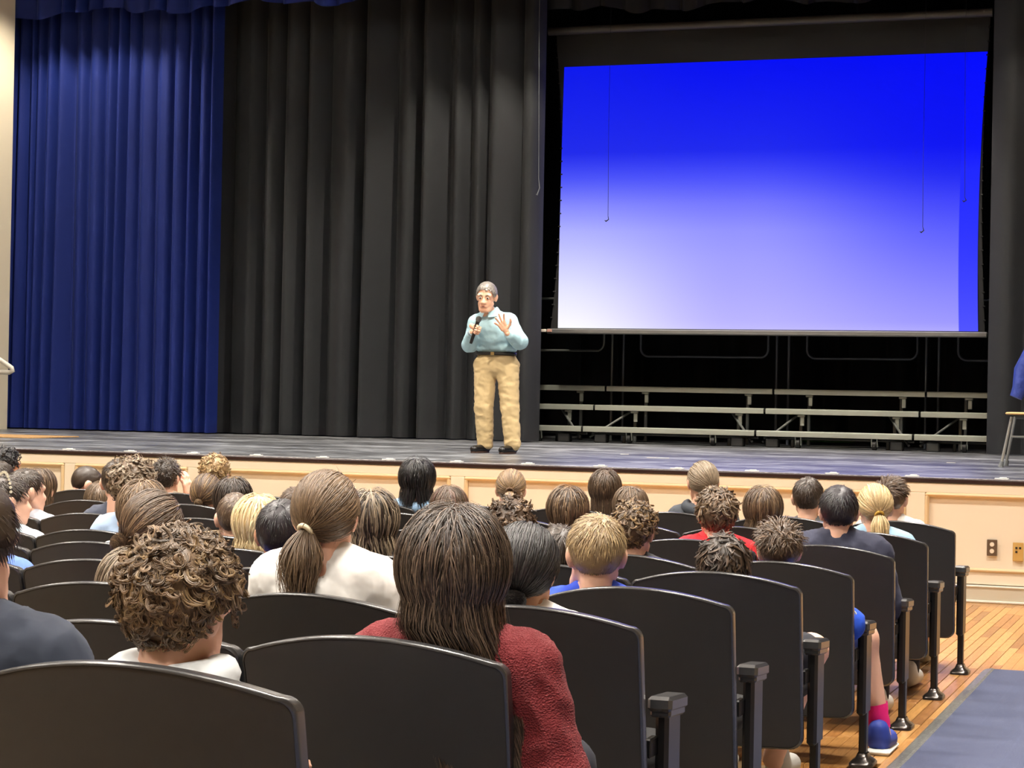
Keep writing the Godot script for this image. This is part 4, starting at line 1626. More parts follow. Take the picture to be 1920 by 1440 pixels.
func person(d: Dictionary) -> Node3D:
	var k: int = d.row
	var zr: float = ROW0_Z + k * ROW_PITCH
	var hd := on_z(d.px, d.py + 5.0, zr + 0.06)
	var h: float = snappedf(hd.y - ROW_FLOOR[k], 0.03)
	var t := thing("person", d.label, "person", Vector3(hd.x, ROW_FLOOR[k], zr), "seated audience")
	var b := seated(h, d.get("pose", "lap"), d.get("big", 1.0))
	var hs: float = d.get("head", 0.96)
	var ht := Transform3D(Basis.from_euler(Vector3(d.get("nod", 0.0), d.get("yaw", 0.32), d.get("roll", 0.0))).scaled(Vector3(hs, hs, hs)), Vector3(0, hd.y - ROW_FLOOR[k], 0.06))
	var body := MB.new()
	body.append(b.body, Transform3D())
	body.append(head_soft, ht)
	obj("body", body, skin_mat(d.get("skin", "fair")), t)
	var sm := mat("cloth %s" % d.shirt.to_html(false), d.shirt, 0.85, {"bump": d.get("knit", "cloth"), "depth": d.get("relief", 0.35), "scale": d.get("weave", 2.2), "sheen": 0.25})
	obj(d.get("top", "shirt"), b.long if d.get("sleeve", "short") == "long" else b.short, sm, t)
	obj("shorts" if d.get("bare", false) else "trousers", b.shorts if d.get("bare", false) else b.trousers, mat("cloth %s" % d.get("legs", Color(0.12, 0.13, 0.17)).to_html(false), d.get("legs", Color(0.12, 0.13, 0.17)), 0.85), t)
	for s in b.shoes:
		obj("shoe", s, mat("shoe %s" % d.get("shoe", Color(0.8, 0.8, 0.78)).to_html(false), d.get("shoe", Color(0.8, 0.8, 0.78)), 0.6), t)
	if d.has("socks"):
		var so := MB.new()
		var ax := Vector3(0.334, 0.1, -0.4)
		var bx := Vector3(0.318, 0.2, -0.392)
		so.tube(PackedVector3Array([ax, ax.lerp(bx, 0.25), ax.lerp(bx, 0.5), ax.lerp(bx, 0.75), bx, bx + Vector3(0, -0.004, 0)]), PackedFloat32Array([0.048, 0.05, 0.047, 0.051, 0.052, 0.04]), 18)
		obj("sock", so, mat("sock pink", d.socks, 0.85, {"bump": "weave", "depth": 0.1, "scale": 6.0}), t)
		var lo := MB.new()
		lo.box(Vector3(0.345, 0.012, -0.43), Vector3(0.1, 0.024, 0.26), 0.01)
		obj("sole", lo, mat("shoe sole white", Color(0.88, 0.88, 0.86), 0.6), t)
		var swirl := MB.new()
		var ps := PackedVector3Array()
		for q in 12:
			var a := lerpf(0.4, 4.6, q / 11.0)
			ps.append(Vector3(0.312, 0.61, 0.118) + Vector3(cos(a) * 0.012, sin(a) * 0.016 + 0.004 * q * 0.3, 0.0))
		swirl.tube(ps, PackedFloat32Array([0.003]), 6)
		obj("sleeve_mark", swirl, mat("white print", Color(0.92, 0.92, 0.9), 0.6), t)
	var hm := obj("hair", hair(d.hair, int(d.px) * 7 + k), hair_mat(), t)
	hm.transform = ht
	if d.has("hood"):
		var ho := obj("hood", hood_mesh(d.hood), sm, t)
		ho.position = Vector3(0, hd.y - ROW_FLOOR[k] + d.get("hood_up", 0.0), 0.06)
	if d.has("tie"):
		var td: Vector3 = d.hair.tie.normalized()
		var p := scalp(td, 0.014)
		var nm := normal_at(p)
		var ring := MB.new()
		var pts := PackedVector3Array()
		var u := nm.cross(Vector3.RIGHT).normalized()
		var w := nm.cross(u)
		for q in 17:
			var a := TAU * q / 16.0
			pts.append(p + nm * 0.006 + (u * cos(a) + w * sin(a)) * 0.019)
		ring.tube(pts, PackedFloat32Array([0.0075]), 8, false)
		obj("hair_tie", ring, mat("hair tie %s" % d.tie.to_html(false), d.tie, 0.7), hm)
	if d.has("glasses"):
		var g := MB.new()
		for s in [-1.0, 1.0]:
			g.tube(PackedVector3Array([Vector3(0.079 * s, 0.02, 0.02), Vector3(0.08 * s, 0.016, -0.06), Vector3(0.066 * s, 0.01, -0.1)]), PackedFloat32Array([0.0022]), 6)
			var ring := PackedVector3Array()
			for q in 17:
				var a := TAU * q / 16.0
				ring.append(Vector3(0.034 * s + cos(a) * 0.026, 0.002 + sin(a) * 0.02, -0.106))
			g.tube(ring, PackedFloat32Array([0.002]), 6, false)
		g.tube(PackedVector3Array([Vector3(-0.01, 0.006, -0.107), Vector3(0.01, 0.006, -0.107)]), PackedFloat32Array([0.002]), 6)
		obj("glasses", g, mat("glasses frame", Color(0.08, 0.06, 0.06), 0.35), t).transform = ht
	return t

func H(style: String, col: Color, o := {}) -> Dictionary:
	var h := {"style": style, "col": col}
	h.merge(o)
	return h
func people() -> void:
	head_soft = MB.new()
	sdf(head_prims(), 0.007, 0.022, head_soft)
	hand_soft = MB.new()
	sdf(hand_prims([0.35, 0.4, 0.42, 0.45], 0.06, Vector3(0.8, 0.6, -0.4)), 0.0055, 0.008, hand_soft)
	var white := Color(0.93, 0.92, 0.9)
	var sky := Color(0.6, 0.73, 0.86)
	var list := [
		# row 0
		{"row": 0, "px": 10, "py": 872, "hair": H("curly", BLACK, {"len": 0.035, "side": 0.02, "n": 170, "strands": 4, "curl": 0.011, "thick": 0.009}), "shirt": Color(0.2, 0.2, 0.24), "yaw": -0.5, "skin": "tan", "label": "person with curly black hair at the far end of the front row"},
		{"row": 0, "px": 162, "py": 906, "hair": H("short", DARK, {"len": 0.009, "side": 0.006, "lift": 0.12, "n": 700, "w": 0.003, "thick": 0.003}), "shirt": Color(0.3, 0.35, 0.45), "yaw": -0.75, "nod": -0.5, "label": "person with a dark buzz cut looking down sideways in the front row"},
		{"row": 1, "px": 190, "py": 940, "hair": H("long", MID, {"len": 0.24, "wave": 0.016}), "shirt": Color(0.4, 0.3, 0.28), "label": "person with wavy brown hair half hidden in the second row"},
		{"row": 0, "px": 312, "py": 893, "hair": H("short", DARK, {"len": 0.045, "side": 0.022, "lift": 0.45, "mess": 0.06, "curl": 0.006}), "shirt": Color(0.75, 0.7, 0.62), "pose": "cheek_r", "yaw": 0.1, "label": "person with messy dark hair resting a hand on the cheek, front row"},
		{"row": 0, "px": 402, "py": 888, "hair": H("curly", GOLD, {"len": 0.04, "side": 0.02, "n": 170, "strands": 4, "curl": 0.011, "streak": BLOND, "streaks": 0.4, "thick": 0.009}), "shirt": Color(0.2, 0.2, 0.22), "label": "person with curly golden blond hair in the front row"},
		{"row": 0, "px": 782, "py": 897, "hair": H("long", BLACK, {"len": 0.27, "wave": 0.004, "vol": 0.032, "n": 620, "flare": 0.16, "fan": 0.03}), "shirt": sky, "sleeve": "long", "hood": 0.035, "top": "hoodie", "yaw": 0.3, "label": "person with straight black hair and a pale blue hoodie, front row"},
		{"row": 0, "px": 958, "py": 915, "hair": H("tied", LIGHT, {"tie": Vector3(0.05, -0.25, 1), "tail": 0.2, "fat": 0.022, "streak": GOLD, "n": 420}), "shirt": white, "tie": Color(0.35, 0.25, 0.16), "yaw": 0.25, "label": "person with a sleek golden brown ponytail and white shirt, front row"},
		{"row": 0, "px": 1134, "py": 917, "hair": H("long", BROWN, {"len": 0.3, "wave": 0.004, "n": 520, "vol": 0.016}), "shirt": Color(0.3, 0.28, 0.3), "label": "person with long straight brown hair in the front row"},
		{"row": 0, "px": 1317, "py": 901, "hair": H("tied", ASH, {"tie": Vector3(0.45, -0.5, 1), "tail": 0.22, "fat": 0.02, "n": 420}), "shirt": Color(0.22, 0.24, 0.27), "sleeve": "long", "hood": 0.03, "top": "hoodie", "yaw": 0.45, "label": "person with ash blond tied hair and charcoal hoodie, front row"},
		{"row": 0, "px": 1515, "py": 931, "hair": H("short", DARK, {"len": 0.032, "side": 0.016, "lift": 0.2, "n": 520}), "shirt": Color(0.35, 0.36, 0.36), "yaw": 0.1, "label": "person with short dark brown hair in the front row beside the boy with glasses"},
		{"row": 0, "px": 1672, "py": 932, "hair": H("short", BROWN, {"len": 0.05, "side": 0.008, "lift": 0.35, "comb": Vector3(0.6, 0, -0.5), "n": 520}), "shirt": white, "glasses": true, "yaw": 0.0, "bare": true, "shoe": Color(0.72, 0.73, 0.68), "label": "person with brown hair, dark glasses and white shirt, front row at the aisle"},
		# row 1
		{"row": 1, "px": -2, "py": 898, "hair": H("short", DARK, {"len": 0.03, "lift": 0.2}), "shirt": Color(0.3, 0.3, 0.35), "yaw": -0.2, "label": "person with flat dark hair at the far end of the second row"},
		{"row": 1, "px": 76, "py": 914, "hair": H("long", BROWN, {"len": 0.22, "wave": 0.006, "streak": LIGHT, "n": 480}), "shirt": white, "yaw": 0.1, "label": "person with a smooth brown bob and white shirt, second row"},
		{"row": 2, "px": 222, "py": 901, "hair": H("short", DARK, {"len": 0.03, "lift": 0.2}), "shirt": Color(0.25, 0.27, 0.33), "label": "person with neat dark hair partly hidden behind the wavy haired boy"},
		{"row": 1, "px": 388, "py": 925, "hair": H("tied", BROWN, {"tie": Vector3(-0.15, -0.6, 1), "bun": 0.022, "streak": GOLD, "streaks": 0.3, "n": 420}), "shirt": Color(0.3, 0.27, 0.27), "yaw": 0.2, "label": "person with highlighted brown hair in a low bun, second row"},
		{"row": 1, "px": 553, "py": 950, "hair": H("short", BROWN, {"len": 0.035}), "shirt": Color(0.3, 0.32, 0.35), "label": "person with brown hair mostly hidden behind the girl with the white hair tie"},
		{"row": 1, "px": 1182, "py": 952, "hair": H("long", MID, {"len": 0.3, "wave": 0.005, "part": 0.006, "n": 480}), "shirt": Color(0.5, 0.42, 0.4), "label": "person with parted long brown hair in the second row"},
		{"row": 1, "px": 1430, "py": 955, "hair": H("long", BROWN, {"len": 0.32, "wave": 0.014, "streak": LIGHT, "streaks": 0.35, "n": 620, "vol": 0.022, "flare": 0.06}), "shirt": Color(0.4, 0.35, 0.3), "label": "person with long wavy brown hair in the second row"},
		{"row": 1, "px": 1640, "py": 949, "hair": H("tied", BLOND, {"tie": Vector3(0.1, -0.55, 1), "tail": 0.2, "fat": 0.03, "streak": PALE, "streaks": 0.25, "n": 460, "vary": 0.2}), "shirt": Color(0.62, 0.76, 0.86), "tie": Color(0.7, 0.55, 0.2), "sleeve": "long", "yaw": 0.3, "label": "person with a blond ponytail and pale blue shirt, second row at the aisle"},
		# row 2
		{"row": 2, "px": 50, "py": 918, "hair": H("short", DARK, {"len": 0.035, "side": 0.02, "lift": 0.2}), "shirt": Color(0.75, 0.76, 0.8), "yaw": -0.5, "label": "person with smooth dark brown hair turned to the side, third row"},
		{"row": 2, "px": 437, "py": 938, "hair": H("long", DARK, {"len": 0.3, "wave": 0.004, "vol": 0.02, "n": 460}), "shirt": Color(0.25, 0.22, 0.25), "label": "person with long dark hair behind the boy with faded sides"},
		{"row": 2, "px": 842, "py": 955, "hair": H("long", BROWN, {"len": 0.3, "wave": 0.01, "streak": Color(0.16, 0.08, 0.06), "n": 420}), "shirt": Color(0.4, 0.3, 0.3), "label": "person with reddish brown hair mostly hidden by the woman in maroon"},
		{"row": 2, "px": 1064, "py": 958, "hair": H("long", BROWN, {"len": 0.2, "wave": 0.018, "streak": LIGHT, "streaks": 0.25, "n": 560, "vol": 0.022}), "shirt": Color(0.36, 0.4, 0.45), "hood": 0.035, "sleeve": "long", "top": "hoodie", "label": "person with shoulder length wavy brown hair and grey hoodie, third row"},
		{"row": 2, "px": 1343, "py": 962, "hair": H("curly", MID, {"len": 0.05, "side": 0.045, "n": 210, "strands": 6, "curl": 0.014, "turns": 0.45, "lift": 0.25, "streak": LIGHT, "streaks": 0.3, "thick": 0.013, "low": -0.075}), "shirt": Color(0.82, 0.07, 0.13), "sleeve": "long", "hood": 0.05, "top": "hoodie", "yaw": 0.4, "label": "person with a brown mop of hair and bright red hoodie"},
		{"row": 2, "px": 1572, "py": 957, "hair": H("short", BLACK, {"len": 0.04, "side": 0.02, "lift": 0.15, "thick": 0.01, "n": 700, "streak": Color(0.03, 0.032, 0.036)}), "shirt": Color(0.16, 0.17, 0.25), "sleeve": "long", "big": 1.22, "yaw": 0.3, "skin": "fair", "label": "person with glossy black hair and navy shirt, third row at the aisle"},
		# row 3
		{"row": 3, "px": 16, "py": 936, "hair": H("short", DARK, {"len": 0.04, "side": 0.006, "lift": 0.25, "n": 520}), "shirt": Color(0.78, 0.85, 0.9), "yaw": -0.65, "label": "person with a beaded headband over dark hair turned sideways", "band": true},
		{"row": 3, "px": 248, "py": 911, "hair": H("curly", MID, {"len": 0.05, "side": 0.02, "n": 200, "strands": 5, "curl": 0.016, "turns": 0.6, "lift": 0.35, "streak": ASH, "streaks": 0.45, "thick": 0.012}), "shirt": Color(0.66, 0.75, 0.87), "yaw": 0.15, "head": 1.0, "label": "person with thick wavy ash brown hair and pale blue shirt"},
		{"row": 3, "px": 440, "py": 969, "hair": H("short", BROWN, {"len": 0.02, "side": 0.006, "lift": 0.12, "n": 800, "w": 0.0035, "thick": 0.004, "streak": ASH}), "shirt": Color(0.15, 0.15, 0.18), "yaw": 0.5, "label": "person with short brown hair and faded sides, fourth row"},
		{"row": 3, "px": 958.0, "py": 986, "hair": H("curly", BROWN, {"len": 0.05, "side": 0.035, "n": 200, "strands": 5, "curl": 0.011, "streak": LIGHT, "streaks": 0.25, "thick": 0.01}), "shirt": Color(0.2, 0.2, 0.24), "label": "person with curly dark brown hair in the fourth row"},
		{"row": 3, "px": 1188, "py": 994, "hair": H("curly", MID, {"len": 0.045, "side": 0.014, "n": 200, "strands": 5, "curl": 0.013, "turns": 0.7, "streak": GOLD, "streaks": 0.35, "thick": 0.009}), "shirt": Color(0.2, 0.2, 0.22), "yaw": 0.05, "label": "person with curly light brown hair in the fourth row"},
		{"row": 3, "px": 1460, "py": 1030, "hair": H("short", BROWN, {"len": 0.05, "side": 0.012, "lift": 0.55, "mess": 0.07, "streak": MID, "n": 560, "thick": 0.01, "vary": 0.45}), "shirt": Color(0.1, 0.3, 0.78), "pose": "out_r", "bare": true, "legs": Color(0.12, 0.2, 0.45), "shoe": Color(0.16, 0.25, 0.62), "socks": Color(0.93, 0.1, 0.5), "yaw": 0.35, "label": "person with tousled brown hair and blue shirt, elbow out by the aisle"},
		# row 4
		{"row": 4, "px": 270, "py": 958, "hair": H("long", LIGHT, {"len": 0.2, "wave": 0.006, "streak": MID, "streaks": 0.5, "vol": 0.024, "n": 560}), "shirt": white, "yaw": 0.1, "label": "person with smooth light brown hair and white shirt, fifth row"},
		{"row": 4, "px": 483, "py": 985, "hair": H("long", PALE, {"len": 0.26, "wave": 0.02, "vol": 0.022, "n": 560, "vary": 0.15, "streak": Color(0.62, 0.46, 0.22)}), "shirt": Color(0.45, 0.65, 0.85), "glasses": true, "yaw": 0.55, "label": "person with bright pale blond wavy hair and blue top"},
		{"row": 4, "px": 697, "py": 978, "hair": H("long", ASH, {"len": 0.36, "wave": 0.016, "streak": DARK, "streaks": 0.4, "vol": 0.03, "n": 700, "flare": 0.1, "part": -0.01}), "shirt": Color(0.1, 0.1, 0.13), "label": "person with long wavy ash blond hair in the fifth row"},
		{"row": 4, "px": 1048, "py": 1042, "hair": H("short", DARK, {"len": 0.05, "side": 0.03, "lift": 0.2}), "shirt": Color(0.35, 0.28, 0.22), "label": "person with dark hair hidden between the low bun and the crew cut"},
		{"row": 4, "px": 1357, "py": 1066, "hair": H("curly", DARK, {"len": 0.05, "side": 0.03, "n": 210, "strands": 6, "curl": 0.018, "turns": 0.28, "lift": 0.1, "streak": BROWN, "streaks": 0.4, "thick": 0.014}), "shirt": Color(0.2, 0.2, 0.22), "yaw": 0.2, "bare": true, "pose": "knee_r", "label": "person slouching low with smooth dark brown hair, fifth row at the aisle"},
		# row 5
		{"row": 5, "px": -40, "py": 985, "hair": H("short", BROWN, {}), "shirt": Color(0.38, 0.5, 0.85), "big": 1.1, "sleeve": "long", "label": "person in a periwinkle blue shirt behind the man in navy"},
		{"row": 5, "px": 288, "py": 992, "hair": H("tied", BROWN, {"tie": Vector3(-0.8, -0.62, 0.7), "bun": 0.036, "streak": LIGHT, "n": 900, "w": 0.004, "thick": 0.016, "vol": 0.01}), "shirt": Color(0.85, 0.85, 0.86), "yaw": 0.15, "head": 1.0, "label": "person with sleek brown hair in a low side bun"},
		{"row": 5, "px": 530, "py": 1000, "hair": H("short", BLACK, {"len": 0.03, "side": 0.016, "lift": 0.15, "n": 620, "thick": 0.007}), "shirt": Color(0.12, 0.22, 0.66), "yaw": 0.15, "skin": "tan", "label": "person with cropped black hair and royal blue shirt beside the ponytail girl"},
		{"row": 5, "px": 1118, "py": 1037, "hair": H("short", Color(0.3, 0.21, 0.11), {"len": 0.034, "side": 0.012, "lift": 0.22, "n": 1500, "w": 0.0032, "thick": 0.007, "streak": BLOND, "streaks": 0.2, "whorl": Vector3(0.015, 0.11, 0.045)}), "shirt": Color(0.1, 0.25, 0.74), "pose": "cheek_l", "yaw": 0.33, "head": 1.02, "label": "person with a blond crew cut and blue shirt, chin on the left hand"},
		# row 6
		{"row": 6, "px": -90, "py": 1030, "hair": H("short", BROWN, {}), "shirt": Color(0.68, 0.6, 0.82), "big": 1.1, "sleeve": "long", "label": "person in a lavender top behind the man in navy"},
		{"row": 6, "px": 246, "py": 1108, "hair": H("long", ASH, {"len": 0.4, "wave": 0.006, "streak": BROWN, "streaks": 0.3, "flare": 0.12, "n": 700, "vol": 0.02, "w": 0.004}), "shirt": Color(0.92, 0.91, 0.82), "label": "person with long fine ash brown hair and cream shirt behind the curly boy"},
		{"row": 6, "px": 612, "py": 966, "hair": H("tied", MID, {"tie": Vector3(-0.42, -0.62, 0.9), "tail": 0.26, "fat": 0.042, "tn": 520, "streak": LIGHT, "streaks": 0.25, "n": 1500, "w": 0.0034, "thick": 0.009, "vol": 0.007, "wave": 0.012, "kick": 0.7, "stray": 30, "sway": Vector3(0.0, 0, 0.0)}), "shirt": white, "tie": Color(0.9, 0.85, 0.72), "yaw": 0.22, "head": 0.98, "big": 1.12, "label": "person with a brown ponytail in a cream hair tie and white shirt"},
		{"row": 6, "px": 984, "py": 1066, "hair": H("tied", BLACK, {"tie": Vector3(0.0, -0.95, 0.75), "bun": 0.03, "n": 1400, "w": 0.0034, "thick": 0.012, "vol": 0.007, "streak": Color(0.05, 0.047, 0.046), "streaks": 0.3}), "shirt": white, "yaw": 0.05, "skin": "tan", "label": "person with black hair in a low bun and white shirt"},
		# row 7
		{"row": 7, "px": 850, "py": 1078, "hair": H("long", DARK, {"len": 0.52, "wave": 0.014, "vol": 0.03, "n": 3600, "w": 0.0024, "thick": 0.012, "streak": Color(0.14, 0.095, 0.065), "streaks": 0.36, "seg": 18, "fan": 0.07, "flare": 0.03, "stray": 60, "back": 0.11, "wall": 0.115, "gather": 0.13}), "shirt": Color(0.42, 0.08, 0.1), "sleeve": "long", "pose": "wide", "big": 1.18, "top": "sweater", "knit": "knit", "relief": 0.5, "weave": 6.0, "head": 1.06, "yaw": 0.3, "label": "person with very long dark hair over a fuzzy maroon sweater"},
		# row 8
		{"row": 8, "px": -78, "py": 1032, "hair": H("short", DARK, {"len": 0.05, "side": 0.024, "lift": 0.05, "thick": 0.016, "n": 1200, "mess": 0.012}), "shirt": Color(0.15, 0.18, 0.24), "big": 1.3, "yaw": -0.1, "head": 1.1, "skin": "fair", "label": "person with dark brown hair and navy t-shirt beside the boy with curly hair"},
		{"row": 8, "px": 338, "py": 1142, "hair": H("curly", Color(0.17, 0.112, 0.066), {"len": 0.042, "side": 0.03, "curl": 0.012, "lift": 0.3, "turns": 0.8, "n": 480, "strands": 9, "w": 0.002, "thick": 0.014, "streak": Color(0.3, 0.2, 0.1), "streaks": 0.3, "low": -0.075, "vary": 0.3}), "shirt": Color(0.9, 0.92, 0.93), "sleeve": "long", "hood": 0.052, "hood_up": 0.015, "top": "hoodie", "yaw": -0.08, "nod": -0.15, "head": 1.0, "label": "person with a thick mop of curly brown hair and white hoodie"},
	]
	for d in list:
		var t := person(d)
		if d.has("band"):
			var hm := t.get_node("hair")
			var m := mat("pearl bead", Color(0.88, 0.86, 0.78), 0.25)
			for q in 15:
				var a := lerpf(-1.35, 1.35, q / 14.0)
				var p := scalp(Vector3(sin(a), cos(a), 0.1).normalized(), 0.022)
				var be := MB.new()
				be.tube(PackedVector3Array([p + Vector3(0, -0.007, 0), p + Vector3(0, -0.004, 0), p, p + Vector3(0, 0.004, 0), p + Vector3(0, 0.007, 0)]), PackedFloat32Array([0.002, 0.006, 0.0075, 0.006, 0.002]), 10)
				obj("headband_bead", be, m, hm)

# ---- the speaker on the stage
func speaker() -> void:
	var zs := -17.8
	var root := on_y(933, 851, STAGE_Y)
	root = Vector3(root.x, STAGE_Y, zs)
	var P := func(px: float, py: float, dz: float) -> Vector3:
		return on_z(px, py, zs + dz) - root
	var t := thing("person", "person in pale blue shirt and khaki trousers speaking into a microphone on stage", "person", root)
	var ground := func(v: Vector3, y: float) -> Vector3:
		return Vector3(v.x, y, v.z)
	var hc: Vector3 = P.call(912, 557, 0.2)
	var nb: Vector3 = P.call(919, 592, 0.1)
	var wa: Vector3 = P.call(931, 664, 0.0)
	var ch: Vector3 = P.call(925, 622, 0.06)
	var rs: Vector3 = P.call(894, 606, 0.1)
	var re: Vector3 = P.call(881, 646, 0.1)
	var rw: Vector3 = P.call(886, 622, 0.26)
	var ls: Vector3 = P.call(954, 603, 0.08)
	var le: Vector3 = P.call(974, 640, 0.1)
	var lw: Vector3 = P.call(952, 626, 0.28)
	var hipr: Vector3 = P.call(911, 686, 0.0)
	var hipl: Vector3 = P.call(951, 686, 0.0)
	var knr: Vector3 = P.call(907, 765, 0.03)
	var knl: Vector3 = P.call(956, 765, 0.03)
	var anr: Vector3 = ground.call(P.call(910, 832, 0.0), 0.08)
	var anl: Vector3 = ground.call(P.call(961, 836, 0.04), 0.08)
	var torso := [bone(wa + Vector3(0, 0.03, 0), ch, 0.1, 0.13, Vector3(1.12, 1, 0.75)), bone(ch, nb + Vector3(0, -0.09, 0), 0.14, 0.12, Vector3(1.1, 1, 0.75)), bone(rs, ls, 0.052, 0.052), bone(nb, rs.lerp(ls, 0.18), 0.055, 0.05), bone(nb, ls.lerp(rs, 0.18), 0.055, 0.05)]
	var pelvis := [bone(hipr, hipl, 0.1, 0.1, Vector3(1, 1, 0.95)), bone(wa + Vector3(-0.055, -0.055, 0), wa + Vector3(0.055, -0.055, 0), 0.108, 0.108, Vector3(1.05, 0.75, 0.92))]
	var arms := [bone(rs, re, 0.05, 0.045), bone(ls, le, 0.05, 0.045)]
	var fore := [bone(re, rw, 0.042, 0.03), bone(le, lw, 0.042, 0.03)]
	var legs := [bone(hipr, knr, 0.085, 0.06), bone(hipl, knl, 0.085, 0.06), bone(knr, anr, 0.058, 0.042), bone(knl, anl, 0.058, 0.042)]
	var feet := [bone(anr + Vector3(0, -0.035, -0.02), anr + Vector3(-0.05, -0.045, 0.16), 0.036, 0.03), bone(anl + Vector3(0, -0.035, -0.02), anl + Vector3(-0.04, -0.045, 0.16), 0.036, 0.03)]
	var hb := Basis.from_euler(Vector3(-0.18, PI + 0.12, 0.05))
	var hs := 1.1
	var ht := Transform3D(hb.scaled(Vector3(hs, hs, hs)), hc)
	var body := MB.new()
	sdf(torso + pelvis + arms + fore + legs + feet + [bone(nb, hc + hb * Vector3(0, -0.06, 0.02), 0.056, 0.052)], 0.016, 0.035, body)
	var head := MB.new()
	sdf(head_prims(true), 0.0045, 0.018, head)
	body.append(head, ht)
	# right hand closed round the microphone, left hand open
	var mic_a: Vector3 = P.call(884, 640, 0.29)
	var mic_b: Vector3 = P.call(897, 600, 0.33)
	var ax := (mic_b - mic_a).normalized()
	var grip := MB.new()
	sdf(hand_prims([1.15, 1.2, 1.2, 1.2], 0.02, Vector3(0.5, 0.9, -0.7)), 0.0035, 0.008, grip)
	var hand_at := mic_a.lerp(mic_b, 0.55)
	var fdir := Vector3(0.85, 0.1, 0.35)
	fdir = (fdir - ax * fdir.dot(ax)).normalized()
	var palm := ax.cross(fdir) * -1.0
	if palm.z < 0.0:
		palm = -palm
	body.append(grip, hand_frame(hand_at - fdir * 0.055 - palm * 0.03, fdir, palm, false))
	var open := MB.new()
	sdf(hand_prims([0.22, 0.15, 0.2, 0.3], 0.3, Vector3(0.95, 0.45, -0.3)), 0.0035, 0.008, open)
	var odir: Vector3 = (P.call(936, 600, 0.34) - lw).normalized()
	body.append(open, hand_frame(lw + odir * 0.03, odir, Vector3(0.2, 0.35, 1), true))
	obj("body", body, mat("skin speaker", Color(0.88, 0.69, 0.58), 0.5, {"sss": 0.03}), t)
	var shirt_m := mat("cloth shirt pale blue", Color(0.66, 0.8, 0.85), 0.8, {"bump": "cloth", "depth": 0.5, "scale": 2.0})
	var grow := func(list: Array, g: float) -> Array:
		var o := []
		for b in list:
			o.append([0, b[1], b[2], b[3] + g, b[4] + g, b[5]])
		return o
	var mb := MB.new()
	sdf([bone(wa + Vector3(0, 0.13, 0.02), ch, 0.135, 0.155, Vector3(1.12, 1, 0.78))] + grow.call(torso.slice(1), 0.02) + [bone(wa + Vector3(-0.075, 0.055, 0.0), wa + Vector3(0.075, 0.055, 0.0), 0.12, 0.12, Vector3(1.0, 0.45, 0.95))] + grow.call(arms, 0.022) + [bone(re, re.lerp(rw, 0.8), 0.066, 0.048), bone(le, le.lerp(lw, 0.8), 0.072, 0.05)], 0.011, 0.03, mb)
	ruffle(mb, 0.006, Vector3(9, 4.5, 9), 8)
	var sh := obj("shirt", mb, shirt_m, t)
	for q in [[re, rw], [le, lw]]:
		var c: Vector3 = q[0].lerp(q[1], 0.86)
		var d: Vector3 = (q[1] - q[0]).normalized()
		var cu := MB.new()
		cu.tube(PackedVector3Array([c - d * 0.03, c - d * 0.028, c + d * 0.02, c + d * 0.022]), PackedFloat32Array([0.036, 0.045, 0.043, 0.034]), 18, false)
		obj("cuff", cu, mat("shirt cuff", Color(0.72, 0.78, 0.84), 0.8), sh)
	for s in [-1.0, 1.0]:
		var co := MB.new()
		var rows := []
		for j in 3:
			var row := PackedVector3Array()
			for k in 9:
				var a: float = lerpf(0.25, 2.6, k / 8.0) * s
				var out: float = [0.062, 0.078, 0.112][j]
				var up: float = [0.085, 0.095, 0.045][j]
				row.append(nb + Vector3(sin(a) * out, up - 0.035 + 0.03 * cos(a) * -1.0, cos(a) * out * 1.1 + 0.012))
			rows.append(row)
		co.skin(rows, false, false)
		obj("collar", co, shirt_m, sh)
	var pl := MB.new()
	for k in 5:
		var a := nb.lerp(wa, 0.2 + 0.16 * k)
		pl.tube(PackedVector3Array([a + Vector3(0, 0, 0.125), a + Vector3(0, 0, 0.13)]), PackedFloat32Array([0.006, 0.005]), 10)
	mb = MB.new()
	sdf(grow.call(pelvis, 0.012) + [bone(hipr, knr, 0.104, 0.083), bone(hipl, knl, 0.104, 0.083), bone(knr, anr + Vector3(0, 0.02, 0), 0.083, 0.072), bone(knl, anl + Vector3(0, 0.02, 0), 0.083, 0.072), bone(anr, anr + Vector3(0, -0.015, 0), 0.066, 0.066, Vector3(1, 0.5, 1)), bone(anl, anl + Vector3(0, -0.015, 0), 0.066, 0.066, Vector3(1, 0.5, 1))], 0.012, 0.014, mb)
	ruffle(mb, 0.007, Vector3(6, 11, 6), 5)
	obj("trousers", mb, mat("khaki trousers", Color(0.79, 0.7, 0.53), 0.85, {"bump": "cloth", "depth": 0.6, "scale": 1.6}), t)
	var belt := MB.new()
	var pts := PackedVector3Array()
	for k in 33:
		var a := TAU * k / 32.0
		pts.append(wa + Vector3(cos(a) * 0.183, 0.0 + 0.004 * sin(a), sin(a) * 0.128))
	belt.tube(pts, PackedFloat32Array([0.016]), 8, false, 0.6)
	var bo := obj("belt", belt, mat("dark leather", Color(0.08, 0.05, 0.045), 0.4), t)
	var bk := MB.new()
	bk.box(wa + Vector3(0.01, 0.004, 0.14), Vector3(0.035, 0.03, 0.008), 0.003)
	obj("buckle", bk, mat("brass buckle", Color(0.75, 0.65, 0.45), 0.3, {"metal": 0.8}), bo)
